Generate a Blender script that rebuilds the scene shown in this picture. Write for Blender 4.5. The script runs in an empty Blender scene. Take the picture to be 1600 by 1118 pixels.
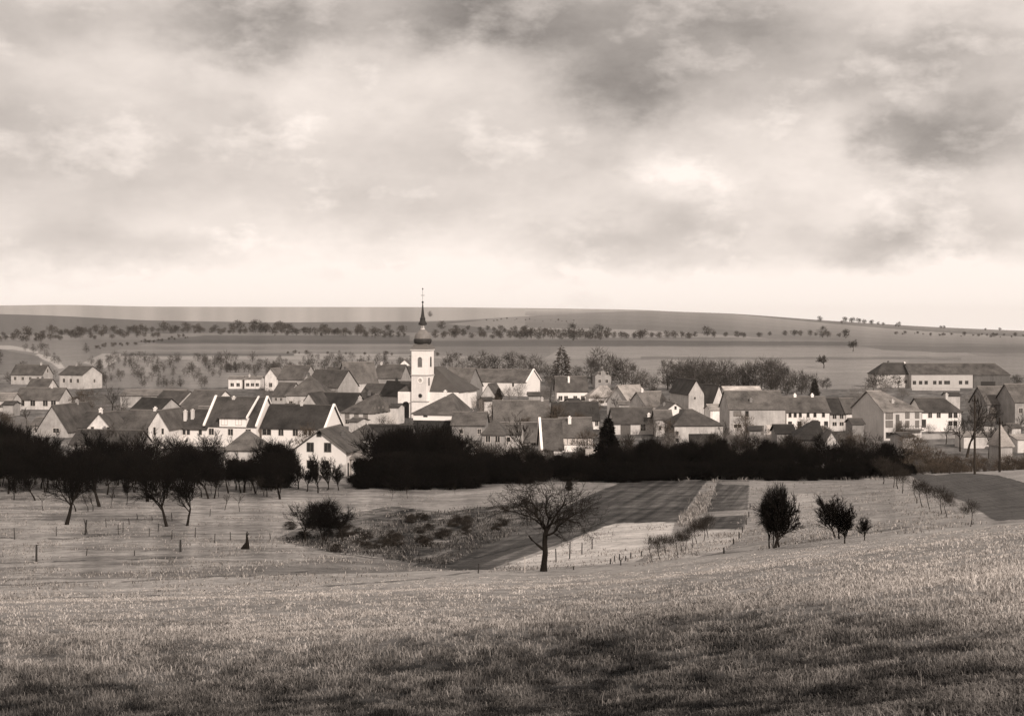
import bpy, math, random
import numpy as np
from mathutils import Vector, noise as mnoise

# ------------------------------------------------------------------ camera, sky, sun, exposure
F = 2222.0            # focal length in pixels of the 1600 px wide photograph
HV = 500.0            # row of eye level
S = bpy.context.scene
C = S.collection
cd = bpy.data.cameras.new('camera'); cam = bpy.data.objects.new('camera', cd); C.objects.link(cam)
cam.location = (0, 0, 0); cam.rotation_euler = (math.radians(90), 0, 0)
cd.sensor_width = 36; cd.lens = 36 * F / 1600.0
cd.shift_y = -(559.0 - HV) / 1600.0
cd.clip_start = 0.3; cd.clip_end = 30000
S.camera = cam
S.render.resolution_x = 1024; S.render.resolution_y = 715
S.view_settings.view_transform = 'Standard'; S.view_settings.look = 'None'
S.view_settings.exposure = 0.0; S.view_settings.gamma = 1.0
SUN_EL, SUN_AZ = math.radians(28), math.radians(154)     # azimuth clockwise from +y (view direction)

world = bpy.data.worlds.new('World'); S.world = world; world.use_nodes = True
def build_world():
    nt = world.node_tree; N = nt.nodes; K = nt.links; N.clear()
    out = N.new('ShaderNodeOutputWorld')
    def math_(op, a, b=None, c=None):
        n = N.new('ShaderNodeMath'); n.operation = op
        for i, q in enumerate((a, b, c)):
            if q is None: continue
            if isinstance(q, (int, float)): n.inputs[i].default_value = q
            else: K.new(q, n.inputs[i])
        return n.outputs[0]
    tc = N.new('ShaderNodeTexCoord'); D = tc.outputs['Generated']
    sep = N.new('ShaderNodeSeparateXYZ'); K.new(D, sep.inputs[0])
    az = math_('ARCTAN2', sep.outputs[0], sep.outputs[1]); el = math_('ARCSINE', sep.outputs[2])
    # cloud-field coordinates, stretched along the horizon
    cv = N.new('ShaderNodeCombineXYZ'); K.new(az, cv.inputs[0])
    K.new(math_('MULTIPLY', el, 1.75), cv.inputs[1])
    def noise(scale, detail=6, rough=0.55, dist=0.0, off=(0, 0, 0)):
        m = N.new('ShaderNodeVectorMath'); m.operation = 'ADD'; K.new(cv.outputs[0], m.inputs[0]); m.inputs[1].default_value = off
        n = N.new('ShaderNodeTexNoise'); n.inputs['Scale'].default_value = scale; n.inputs['Detail'].default_value = detail
        n.inputs['Roughness'].default_value = rough; n.inputs['Distortion'].default_value = dist
        K.new(m.outputs[0], n.inputs['Vector']); return n.outputs['Fac']
    wob1 = math_('SUBTRACT', noise(12, 8, .62), .5); wob2 = math_('SUBTRACT', noise(12, 8, .62, 0, (5, 3, 1)), .5)
    azw = math_('ADD', az, math_('MULTIPLY', wob1, .10)); elw = math_('ADD', el, math_('MULTIPLY', wob2, .075))
    blobs = [(390, 26, 100, 46, .62), (700, 12, 110, 42, .34), (840, 25, 110, 40, .34), (1020, 15, 150, 40, .34), (1120, 60, 110, 40, .22),
             (985, 138, 95, 40, .46), (925, 95, 50, 34, .2), (1180, 160, 150, 40, .10), (1330, 115, 130, 24, .16), (1470, 75, 120, 30, .16),
             (1385, 205, 40, 30, .34), (1465, 240, 48, 34, .42), (1540, 195, 60, 45, .24),
             (1400, 385, 90, 24, .26), (1490, 350, 100, 34, .16), (1080, 335, 100, 28, .18), (930, 372, 110, 20, .14), (1000, 400, 170, 20, .08),
             (720, 235, 110, 55, .12), (930, 240, 60, 40, .12), (620, 330, 120, 30, .10), (250, 385, 80, 32, .14), (95, 380, 90, 30, .13),
             (130, 290, 110, 50, .08), (405, 200, 30, 22, .10), (420, 300, 130, 40, .06), (60, 30, 90, 30, .12), (200, 200, 160, 60, .06),
             (-300, 150, 220, 90, .3), (-650, 300, 300, 60, .2), (1950, 180, 250, 80, .3), (2300, 350, 300, 60, .2)]
    tot = None
    for (u, v, su, sv, k) in blobs:
        a0 = math.atan((u - 800) / F); e0 = math.atan((HV - v) / F * math.cos(a0))
        sa, se = su / F * 1.25, sv / F * 1.25
        da = math_('DIVIDE', math_('SUBTRACT', azw, a0), sa); de = math_('DIVIDE', math_('SUBTRACT', elw, e0), se)
        r2 = math_('ADD', math_('MULTIPLY', da, da), math_('MULTIPLY', de, de))
        g = math_('MULTIPLY', math_('EXPONENT', math_('MULTIPLY', r2, -1.0)), k)
        tot = g if tot is None else math_('ADD', tot, g)
    # higher sky, outside the frame: broken cloud from noise alone
    nbig = noise(4.0, 8, .6, .0, (2, 7, 0)); nfine = noise(16.0, 8, .6, .0, (9, 1, 4))
    tot = math_('MULTIPLY', tot, math_('ADD', 0.40, math_('MULTIPLY', nfine, 1.1)))
    soft = math_('SUBTRACT', 1.0, math_('EXPONENT', math_('MULTIPLY', tot, -2.8)))
    lum = math_('SUBTRACT', 0.90, math_('MULTIPLY', soft, .69))
    nm = noise(8.0, 9, .6, .0, (3, 4, 8)); nm = math_('SUBTRACT', nm, .5)
    lum = math_('ADD', lum, math_('MULTIPLY', nm, .55))
    br = math_('MAXIMUM', math_('SUBTRACT', noise(12.0, 8, .6, .0, (6, 2, 5)), .54), 0.0)
    lum = math_('ADD', lum, math_('MULTIPLY', br, 1.6))
    lum = math_('ADD', lum, math_('MULTIPLY', math_('SUBTRACT', nbig, .5), .34))
    lum = math_('ADD', lum, math_('MULTIPLY', math_('SUBTRACT', nfine, .5), .27))
    # brighter towards the horizon
    lum = math_('ADD', lum, math_('MULTIPLY', math_('EXPONENT', math_('MULTIPLY', math_('MULTIPLY', el, el), -260.0)), .22))
    lum = math_('SUBTRACT', lum, math_('MULTIPLY', math_('MINIMUM', math_('MAXIMUM', el, 0.0), .5), .45))
    lum = math_('MAXIMUM', lum, .22); lum = math_('MINIMUM', lum, 1.05)
    # the bare sky behind, seen weakly through the cloud
    sky = N.new('ShaderNodeTexSky'); sky.sky_type = 'NISHITA'; sky.sun_disc = False
    sky.sun_elevation = SUN_EL; sky.sun_rotation = SUN_AZ; sky.dust_density = 3
    bw = N.new('ShaderNodeRGBToBW'); K.new(sky.outputs[0], bw.inputs[0])
    skl = math_('MINIMUM', math_('MULTIPLY', bw.outputs[0], .09), 1.0)
    lum = math_('ADD', math_('MULTIPLY', lum, .90), math_('MULTIPLY', skl, .10))
    tint = N.new('ShaderNodeVectorMath'); tint.operation = 'SCALE'; tint.inputs[0].default_value = (1.10, 0.985, 0.905)
    K.new(lum, tint.inputs['Scale'])
    bg = N.new('ShaderNodeBackground'); K.new(tint.outputs[0], bg.inputs[0]); bg.inputs[1].default_value = 1.0
    K.new(bg.outputs[0], out.inputs[0])
build_world()
sl = bpy.data.lights.new('sun', 'SUN'); sl.energy = 4.0; sl.angle = math.radians(0.6); sl.color = (1.0, .90, .82)
sun = bpy.data.objects.new('sun', sl); C.objects.link(sun)
sd = Vector((math.sin(SUN_AZ) * math.cos(SUN_EL), math.cos(SUN_AZ) * math.cos(SUN_EL), math.sin(SUN_EL)))
sun.rotation_euler = sd.to_track_quat('Z', 'Y').to_euler()

# ------------------------------------------------------------------ helpers
def lin(t):
    t = t / 255.0
    return t / 12.92 if t <= .04045 else ((t + .055) / 1.055) ** 2.4
E0 = 1.15
def A(t): return min(.82, lin(t) / E0)
def X(u, y): return (u - 800.0) / F * y
def Zv(v, y): return -(v - HV) / F * y
def tag(o, label=None, cat=None, group=None, kind=None):
    if label: o['label'] = label
    if cat: o['category'] = cat
    if group: o['group'] = group
    if kind: o['kind'] = kind
    return o
def empty(name, loc=(0, 0, 0), rz=0):
    o = bpy.data.objects.new(name, None); C.objects.link(o); o.location = loc; o.rotation_euler = (0, 0, rz)
    o.empty_display_size = .5; return o
def link(name, me, parent=None, loc=None):
    o = bpy.data.objects.new(name, me); C.objects.link(o)
    if parent: o.parent = parent
    if loc: o.location = loc
    return o
class MB:
    def __init__(s): s.v = []; s.f = []
    def add(s, vs, fs):
        b = len(s.v); s.v += [tuple(p) for p in vs]; s.f += [tuple(i + b for i in f) for f in fs]
    def box(s, a, b):
        (x0, y0, z0), (x1, y1, z1) = a, b
        s.add([(x0, y0, z0), (x1, y0, z0), (x1, y1, z0), (x0, y1, z0), (x0, y0, z1), (x1, y0, z1), (x1, y1, z1), (x0, y1, z1)],
              [(0, 3, 2, 1), (4, 5, 6, 7), (0, 1, 5, 4), (1, 2, 6, 5), (2, 3, 7, 6), (3, 0, 4, 7)])
    def lathe(s, prof, n=16, c=(0, 0), rot=0):
        b = len(s.v)
        for r, z in prof:
            for i in range(n):
                t = 2 * math.pi * i / n + rot
                s.v.append((c[0] + r * math.cos(t), c[1] + r * math.sin(t), z))
        for k in range(len(prof) - 1):
            for i in range(n):
                j = (i + 1) % n
                s.f.append((b + k * n + i, b + k * n + j, b + (k + 1) * n + j, b + (k + 1) * n + i))
        s.f.append(tuple(b + i for i in range(n))[::-1]); s.f.append(tuple(b + (len(prof) - 1) * n + i for i in range(n)))
    def tube(s, pts, rads, n=6):
        b = len(s.v)
        for k, p in enumerate(pts):
            p = Vector(p)
            d = (Vector(pts[min(k + 1, len(pts) - 1)]) - Vector(pts[max(k - 1, 0)])).normalized()
            a = d.orthogonal().normalized(); e = d.cross(a)
            for i in range(n):
                t = 2 * math.pi * i / n
                s.v.append(tuple(p + (a * math.cos(t) + e * math.sin(t)) * rads[k]))
        for k in range(len(pts) - 1):
            for i in range(n):
                j = (i + 1) % n
                s.f.append((b + k * n + i, b + k * n + j, b + (k + 1) * n + j, b + (k + 1) * n + i))
        s.f.append(tuple(b + i for i in range(n))[::-1]); s.f.append(tuple(b + (len(pts) - 1) * n + i for i in range(n)))
    def mesh(s, name, m):
        me = bpy.data.meshes.new(name); me.from_pydata(s.v, [], s.f); me.update()
        if m: me.materials.append(m)
        return me
    def obj(s, name, m, parent=None, loc=None): return link(name, s.mesh(name, m), parent, loc)
def np_mesh(name, verts, faces, m, attr=None):
    """verts (n,3), faces (k,3) or (k,4); attr = dict name -> per-vertex float"""
    me = bpy.data.meshes.new(name); n, k, w = len(verts), len(faces), faces.shape[1]
    me.vertices.add(n); me.vertices.foreach_set('co', np.ascontiguousarray(verts, dtype=np.float32).ravel())
    me.loops.add(k * w); me.loops.foreach_set('vertex_index', np.ascontiguousarray(faces, dtype=np.int32).ravel())
    me.polygons.add(k); me.polygons.foreach_set('loop_start', np.arange(0, k * w, w, dtype=np.int32))
    me.update(calc_edges=True)
    for an, av in (attr or {}).items():
        at = me.attributes.new(an, 'FLOAT', 'POINT'); at.data.foreach_set('value', np.ascontiguousarray(av, dtype=np.float32))
    me.materials.append(m); return me

# ------------------------------------------------------------------ materials
class NT:
    def __init__(s, name):
        s.m = bpy.data.materials.new(name); s.m.use_nodes = True; s.t = s.m.node_tree; s.t.nodes.clear()
        s.out = s.t.nodes.new('ShaderNodeOutputMaterial'); s.b = s.t.nodes.new('ShaderNodeBsdfPrincipled')
        s.t.links.new(s.b.outputs[0], s.out.inputs[0]); s.b.inputs['Roughness'].default_value = .9
        s.b.inputs['Specular IOR Level'].default_value = .15
    def n(s, ty, **kw):
        q = s.t.nodes.new(ty)
        for k, v in kw.items(): setattr(q, k, v)
        return q
    def l(s, a, b): s.t.links.new(a, b)
    def math(s, op, a, b=None, clamp=False):
        q = s.n('ShaderNodeMath', operation=op); q.use_clamp = clamp
        for i, w in enumerate((a, b)):
            if w is None: continue
            if isinstance(w, (int, float)): q.inputs[i].default_value = w
            else: s.l(w, q.inputs[i])
        return q.outputs[0]
    def noise(s, vec, scale, detail=4, rough=.55, sc=None):
        q = s.n('ShaderNodeTexNoise'); q.inputs['Scale'].default_value = scale; q.inputs['Detail'].default_value = detail; q.inputs['Roughness'].default_value = rough
        if sc:
            mp = s.n('ShaderNodeMapping'); mp.inputs['Scale'].default_value = sc; s.l(vec, mp.inputs[0]); vec = mp.outputs[0]
        s.l(vec, q.inputs['Vector']); return q.outputs['Fac']
    def objvec(s):
        tc = s.n('ShaderNodeTexCoord'); oi = s.n('ShaderNodeObjectInfo')
        a = s.n('ShaderNodeVectorMath', operation='SCALE'); a.inputs[0].default_value = (37, 53, 29); s.l(oi.outputs['Random'], a.inputs['Scale'])
        b = s.n('ShaderNodeVectorMath', operation='ADD'); s.l(tc.outputs['Object'], b.inputs[0]); s.l(a.outputs[0], b.inputs[1])
        return b.outputs[0]
    def grey(s, fac, warm=1.0):
        q = s.n('ShaderNodeVectorMath', operation='SCALE'); q.inputs[0].default_value = (1 + .055 * warm, 1 - .014 * warm, 1 - .07 * warm)
        s.l(fac, q.inputs['Scale']); s.l(q.outputs[0], s.b.inputs['Base Color'])
    def bump(s, h, dist, strength=1.0):
        q = s.n('ShaderNodeBump'); q.inputs['Distance'].default_value = dist; q.inputs['Strength'].default_value = strength
        s.l(h, q.inputs['Height']); s.l(q.outputs[0], s.b.inputs['Normal'])
_mc = {}
def cached(fn):
    def w(*a):
        k = (fn.__name__,) + a
        if k not in _mc: _mc[k] = fn(*a)
        return _mc[k]
    return w
@cached
def wall_mat(alb, dirt=.25):
    s = NT('plaster'); v = s.objvec()
    n1 = s.noise(v, .35, 6, .62); n2 = s.noise(v, 3.0, 4, .6); n3 = s.noise(v, 1.0, 5, .6, (2.2, 2.2, .25))
    f = s.math('ADD', s.math('MULTIPLY', s.math('SUBTRACT', n1, .5), dirt * 2.0), s.math('MULTIPLY', s.math('SUBTRACT', n2, .5), dirt * .8))
    f = s.math('ADD', f, s.math('MULTIPLY', s.math('SUBTRACT', n3, .5), dirt * 1.2))
    f = s.math('ADD', f, 1.0); f = s.math('MULTIPLY', f, alb); f = s.math('MINIMUM', f, .84); s.grey(f); s.bump(n2, .02); return s.m
@cached
def roof_mat(alb, vary=.8):
    s = NT('roof_tiles'); v = s.objvec()
    n1 = s.noise(v, .28, 6, .65); n2 = s.noise(v, 1.0, 4, .6, (3.2, 3.2, 6.0)); n4 = s.noise(v, 1.0, 3, .5, (.55, .55, .1))
    f = s.math('ADD', s.math('MULTIPLY', s.math('SUBTRACT', n1, .5), vary * 2.4), s.math('MULTIPLY', s.math('SUBTRACT', n2, .5), vary * 1.6))
    f = s.math('ADD', f, s.math('MULTIPLY', s.math('SUBTRACT', n4, .5), vary * 1.5))
    f = s.math('ADD', f, 1.0); f = s.math('MAXIMUM', s.math('MULTIPLY', f, alb), .01); s.grey(f, 1.5)
    wv = s.n('ShaderNodeTexWave'); wv.bands_direction = 'Z'; wv.inputs['Scale'].default_value = 1.1; wv.inputs['Distortion'].default_value = .6; s.l(v, wv.inputs['Vector'])
    s.bump(s.math('ADD', wv.outputs['Fac'], n2), .03); s.b.inputs['Roughness'].default_value = .85; return s.m
@cached
def plain_mat(name, alb, var=.3, scale=3.0, rough=.85, warm=1.5):
    s = NT(name); v = s.objvec(); n1 = s.noise(v, scale, 4)
    f = s.math('MULTIPLY', s.math('ADD', s.math('MULTIPLY', s.math('SUBTRACT', n1, .5), var * 2), 1.0), alb); s.grey(f, warm)
    s.b.inputs['Roughness'].default_value = rough; return s.m
@cached
def glass_mat():
    s = NT('window_glass'); v = s.objvec(); n1 = s.noise(v, 2.0, 2)
    s.grey(s.math('MULTIPLY', n1, .06)); s.b.inputs['Roughness'].default_value = .12; s.b.inputs['Specular IOR Level'].default_value = .5; return s.m
@cached
def bark_mat(alb, warm=3.0):
    s = NT('bark'); tc = s.n('ShaderNodeTexCoord'); oi = s.n('ShaderNodeObjectInfo')
    n1 = s.noise(tc.outputs['Object'], 1.3, 4, .6); n2 = s.noise(tc.outputs['Object'], 14, 3)
    f = s.math('ADD', s.math('MULTIPLY', n1, 1.0), s.math('MULTIPLY', n2, .6)); f = s.math('ADD', f, s.math('MULTIPLY', oi.outputs['Random'], .5))
    f = s.math('MULTIPLY', f, alb * .95); s.grey(f, warm); s.bump(n2, .02); s.b.inputs['Roughness'].default_value = .95; s.b.inputs['Specular IOR Level'].default_value = .03; return s.m

# ------------------------------------------------------------------ terrain
def mid(s, cr, pts): return [(12, -(1.7 + s * 12)), (30, -(1.7 + s * 30)), (60, -(1.7 + s * 60)), (cr, -(1.7 + s * cr))] + [(y, Zv(v, y)) for y, v in pts]
flat = [(252, 500 + 27 * F / 252), (400, 500 + 27 * F / 400), (620, 500 + 27 * F / 620)]
leftfar = [(720, 580), (850, 562), (1000, 548), (1200, 535), (1500, 524), (1900, 513)]
cols = {
 -900: mid(.174, 95, [(120, 872), (150, 828), (180, 792), (215, 759)] + flat + leftfar + [(2600, 486), (3300, 492), (6500, 476), (9000, 500)]),
 0: mid(.170, 95, [(120, 872), (150, 826), (180, 791), (215, 758)] + flat + leftfar + [(2600, 490), (3300, 494), (6500, 477), (9000, 500)]),
 100: mid(.169, 95, [(120, 871), (150, 826), (180, 791), (215, 758)] + flat + leftfar + [(2600, 493), (3300, 497), (6500, 475.5), (9000, 500)]),
 220: mid(.168, 96, [(120, 869), (150, 825), (180, 791), (215, 758)] + flat + leftfar + [(2600, 500), (3300, 503), (6500, 478.5), (9000, 500)]),
 430: mid(.165, 98, [(120, 868), (150, 826), (180, 792), (215, 759)] + flat + leftfar + [(2600, 503.5), (3300, 506), (6500, 479), (9000, 500)]),
 700: mid(.160, 100, [(112, 888), (130, 858), (150, 828), (180, 795), (215, 760)] + flat + [(720, 579), (850, 561), (1000, 547), (1200, 536), (1500, 524), (1900, 513), (2600, 501), (3300, 502), (6500, 479.5), (9000, 500)]),
 850: mid(.159, 102, [(112, 880), (130, 850), (150, 822), (180, 785), (215, 752)] + flat + [(720, 578), (850, 560), (1000, 546), (1200, 535), (1500, 523), (1900, 510), (2600, 492), (3300, 493), (6500, 481.3), (9000, 500)]),
 1000: mid(.154, 98, [(112, 866), (130, 840), (150, 813), (180, 779), (212, 750)] + flat + [(720, 577), (850, 558), (1000, 544), (1200, 532), (1500, 517), (1900, 503), (2600, 484.5), (3300, 487), (6500, 483.8), (9000, 500)]),
 1150: mid(.147, 93, [(112, 851), (130, 831), (150, 810), (180, 776), (212, 748)] + flat + [(720, 577), (850, 558), (1000, 545), (1200, 533), (1500, 518), (1900, 504), (2600, 489.5), (3300, 494), (6500, 492), (9000, 505)]),
 1300: mid(.138, 90, [(112, 827), (140, 801), (170, 775), (195, 758), (218, 747)] + flat + [(720, 578), (850, 560), (1000, 548), (1200, 536), (1500, 524), (1900, 512), (2600, 501), (3300, 506), (9000, 510)]),
 1450: mid(.129, 88, [(105, 815), (130, 795), (160, 772), (190, 751), (215, 740)] + flat + [(720, 580), (850, 563), (1000, 551), (1200, 540), (1500, 530), (1900, 520), (2600, 510), (3300, 514), (9000, 515)]),
 1600: mid(.121, 82, [(100, 808), (130, 779), (160, 750), (182, 735), (215, 733)] + flat + [(720, 582), (850, 566), (1000, 554), (1200, 543), (1500, 533), (1900, 525), (2600, 516.5), (3300, 519), (9000, 520)]),
 2500: mid(.105, 80, [(100, 770), (130, 750), (160, 735), (182, 725), (215, 720)] + flat + [(720, 585), (850, 569), (1000, 558), (1200, 548), (1500, 538), (1900, 530), (2600, 522), (3300, 524), (9000, 520)]),
}
TU = np.arange(-1400, 3001, 10.0); LY0, LY1, NY = math.log(12), math.log(9000), 1400
TLY = np.linspace(LY0, LY1, NY); TY = np.exp(TLY)
_cu = sorted(cols)
_cz = np.array([np.interp(TLY, np.log([p[0] for p in cols[c]]), [p[1] for p in cols[c]]) for c in _cu])
def smooth(a, k, axis):
    w = np.exp(-np.linspace(-2, 2, 2 * k + 1) ** 2); w /= w.sum()
    pad = [(0, 0), (0, 0)]; pad[axis] = (k, k); b = np.pad(a, pad, mode='edge')
    return np.apply_along_axis(lambda r: np.convolve(r, w, mode='valid'), axis, b)
_cz = smooth(_cz, 9, 1)
TZ = np.array([np.interp(TU, _cu, _cz[:, j]) for j in range(NY)]).T          # [u, y]
TZ = smooth(TZ, 7, 0)
def zfun(x, y):
    x = np.asarray(x, float); y = np.asarray(y, float); yc = np.clip(y, 12, 8990)
    u = np.clip(800 + F * x / yc, TU[0], TU[-1] - .01)
    fu = (u - TU[0]) / 10.0; iu = np.minimum(fu.astype(int), len(TU) - 2); fu = fu - iu
    fy = (np.log(yc) - LY0) / (LY1 - LY0) * (NY - 1); iy = np.minimum(fy.astype(int), NY - 2); fy = fy - iy
    z = (TZ[iu, iy] * (1 - fu) + TZ[iu + 1, iy] * fu) * (1 - fy) + (TZ[iu, iy + 1] * (1 - fu) + TZ[iu + 1, iy + 1] * fu) * fy
    return z + np.where(y < 12, .155 * (12 - y), 0)
def ground_at(u, v):
    z = zfun(X(u, TY), TY); vv = HV - F * z / TY
    m = np.minimum.accumulate(vv); i = int(np.argmax(m <= v))
    if m[-1] > v: i = NY - 1
    y = float(TY[i]); x = X(u, y); return x, y, float(zfun(x, y))
def vnoise(x, y, seed=0):
    """cheap smooth value noise, vectorised, in [-1,1]"""
    xi = np.floor(x).astype(np.int64); yi = np.floor(y).astype(np.int64); fx = x - xi; fy = y - yi
    fx = fx * fx * (3 - 2 * fx); fy = fy * fy * (3 - 2 * fy)
    def h(a, b):
        n = (a * 374761393 + b * 668265263 + seed * 1442695041) & 0x7fffffff
        n = ((n ^ (n >> 13)) * 1274126177) & 0x7fffffff
        return ((n ^ (n >> 16)) & 0xffff) / 32767.5 - 1
    return (h(xi, yi) * (1 - fx) + h(xi + 1, yi) * fx) * (1 - fy) + (h(xi, yi + 1) * (1 - fx) + h(xi + 1, yi + 1) * fx) * fy
def fbm(x, y, o=4, seed=0):
    t = 0; a = 1; s = 0
    for k in range(o): t = t + a * vnoise(x * 2 ** k, y * 2 ** k, seed + k); s += a; a *= .55
    return t / s

# what grows on the ground, plus haze on the far hills, as tones of the photograph turned into albedo; outlines are map outlines of fields
FIELDS = [  # (polygon in ray coordinates, tone, roughness of its patchiness)
 ([(-900, 640), (2500, 640), (2500, 470), (-900, 470)], 124, .10),
 ([(-900, 800), (2500, 800), (2500, 600), (-900, 600)], 104, .3),                        # village ground
 ([(-900, 512), (2500, 522), (2500, 460), (-900, 460)], 160, .2),            # far hills, distance haze painted in as a pale tone
 ([(-900, 484), (0, 489), (180, 498), (430, 503), (660, 503), (860, 497), (860, 520), (430, 519), (-900, 533)], 100, .12),
 ([(700, 506), (850, 490), (1000, 470), (1330, 490), (2500, 500), (2500, 545), (1000, 532), (800, 516)], 131, .12),
 ([(120, 528), (430, 520), (930, 533), (850, 562), (150, 562)], 120, .12),
 ([(210, 534), (320, 524), (640, 524), (640, 537), (250, 536)], 92, .08),
 ([(640, 533), (930, 531), (1330, 534), (1330, 540), (640, 541)], 100, .08),
 ([(230, 537.5), (660, 538), (660, 541), (215, 541)], 132, .05),
 ([(190, 546), (640, 546), (640, 549), (180, 549)], 130, .05),
 ([(180, 552), (640, 552), (640, 555.5), (170, 555.5)], 98, .05),
 ([(170, 556.5), (660, 557), (660, 561), (180, 562)], 146, .08),
 ([(660, 541), (860, 541), (860, 552), (660, 551)], 116, .1),
 ([(460, 552), (640, 553), (640, 556), (460, 556)], 148, .1), ([(660, 556), (760, 556), (760, 560), (660, 560)], 140, .1),
 ([(880, 541), (1480, 544), (1530, 556), (850, 560)], 138, .06), ([(1000, 557), (1500, 559), (1500, 562), (1000, 561)], 112, .06),
 ([(960, 562), (1420, 562), (1420, 600), (1000, 640), (960, 610)], 134, .08),
 ([(1340, 540), (2500, 548), (2500, 553), (1500, 551), (1380, 547)], 112, .05), ([(1500, 556), (2500, 560), (2500, 585), (1500, 580)], 128, .06),
 ([(1420, 600), (1560, 596), (1570, 640), (1430, 640)], 110, .1),
 ([(1040, 562), (1075, 562), (1040, 640), (1000, 640)], 146, .05),
 ([(150, 562), (660, 562), (660, 606), (140, 606)], 128, .25),
 ([(-200, 536), (20, 540), (60, 548), (60, 552), (20, 546), (-200, 542)], 165, .1),
 ([(60, 552), (90, 560), (102, 574), (92, 575), (80, 566), (55, 556)], 165, .1),
 ([(130, 566), (160, 552), (190, 553), (186, 562), (165, 575)], 160, .25),
 ([(-300, 540), (0, 546), (60, 556), (85, 575), (60, 585), (-300, 590)], 104, .2),
 # near valley
 ([(-900, 1300), (2500, 1300), (2500, 738), (1600, 725), (1400, 742), (700, 746), (-900, 745)], 141, .30),
 ([(-900, 800), (700, 770), (900, 756), (900, 745), (-900, 740)], 130, .25),
 ([(-900, 905), (0, 903), (300, 893), (560, 868), (735, 893), (500, 912), (-900, 950)], 122, .18),
 ([(430, 842), (520, 806), (600, 792), (760, 780), (900, 788), (880, 800), (760, 858), (690, 886), (600, 872), (480, 856)], 86, .5),
 ([(690, 800), (930, 770), (960, 752), (1000, 748), (700, 768), (560, 785)], 140, .2),
 ([(640, 884), (860, 800), (975, 750), (1108, 750), (1060, 816), (960, 816), (750, 894)], 78, .3),
 ([(1122, 751), (1172, 751), (1172, 800), (1160, 827), (1090, 825)], 76, .3),
 ([(1180, 752), (1120, 752), (1130, 757), (1172, 758)], 118, .2),
 ([(700, 888), (870, 822), (962, 777), (968, 781), (880, 832), (720, 893)], 66, .08),
 ([(1058, 822), (1100, 775), (1112, 751), (1124, 751), (1108, 790), (1090, 826)], 142, .4),
 ([(1085, 800), (1175, 796), (1173, 804), (1085, 809)], 140, .25),
 ([(958, 817), (1056, 817), (1042, 850), (985, 881), (850, 893), (755, 896), (850, 862)], 190, .18),
 ([(1056, 834), (1090, 827), (1165, 829), (1130, 862), (1040, 880), (1000, 886)], 186, .15),
 ([(1171, 750), (1240, 750), (1240, 850), (1130, 866), (1166, 828)], 140, .12),
 ([(1240, 772), (1280, 772), (1290, 840), (1240, 850)], 158, .22), ([(1240, 750), (1400, 748), (1400, 800), (1290, 820), (1290, 772), (1240, 770)], 138, .08),
 ([(1330, 750), (1400, 748), (1440, 800), (1390, 800)], 136, .10),
 ([(1400, 748), (1430, 742), (1560, 822), (1500, 836), (1400, 820)], 150, .1),
 ([(1418, 742), (2500, 700), (2500, 812), (1600, 811), (1556, 812), (1500, 782)], 84, .07),
 ([(1478, 738), (1520, 732), (2500, 700), (2500, 760), (1600, 753), (1560, 741)], 150, .06),
]
def inpoly(px, py, poly):
    r = np.zeros(px.shape, bool); n = len(poly)
    for i in range(n):
        x0, y0 = poly[i]; x1, y1 = poly[(i + 1) % n]
        if y0 == y1: continue
        r ^= ((y0 > py) != (y1 > py)) & (px < (x1 - x0) * (py - y0) / (y1 - y0) + x0)
    return r
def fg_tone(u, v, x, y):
    """dry pale grass on the near slope, with foreground shade painted into the tone"""
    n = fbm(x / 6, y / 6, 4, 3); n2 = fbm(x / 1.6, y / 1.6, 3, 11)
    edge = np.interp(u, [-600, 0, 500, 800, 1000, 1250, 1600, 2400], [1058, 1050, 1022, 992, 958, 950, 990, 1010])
    k = 1 / (1 + np.exp(-(v - edge + n * 26) / 20.0))  # shade band towards the bottom, painted into grass and ground tone
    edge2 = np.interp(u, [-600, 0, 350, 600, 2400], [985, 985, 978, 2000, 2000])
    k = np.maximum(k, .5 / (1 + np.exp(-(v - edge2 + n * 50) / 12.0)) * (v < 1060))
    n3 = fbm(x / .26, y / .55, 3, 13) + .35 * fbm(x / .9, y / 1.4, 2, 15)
    return 164 - 90 * k - 12 * np.clip((v - 1040) / 70, 0, 1) + n2 * (10 + 14 * k) + n * 9 + (np.clip(n3, -1, .4) * (22 + 62 * k)) * np.clip(70 / np.maximum(y, 1), .4, 1)
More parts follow.
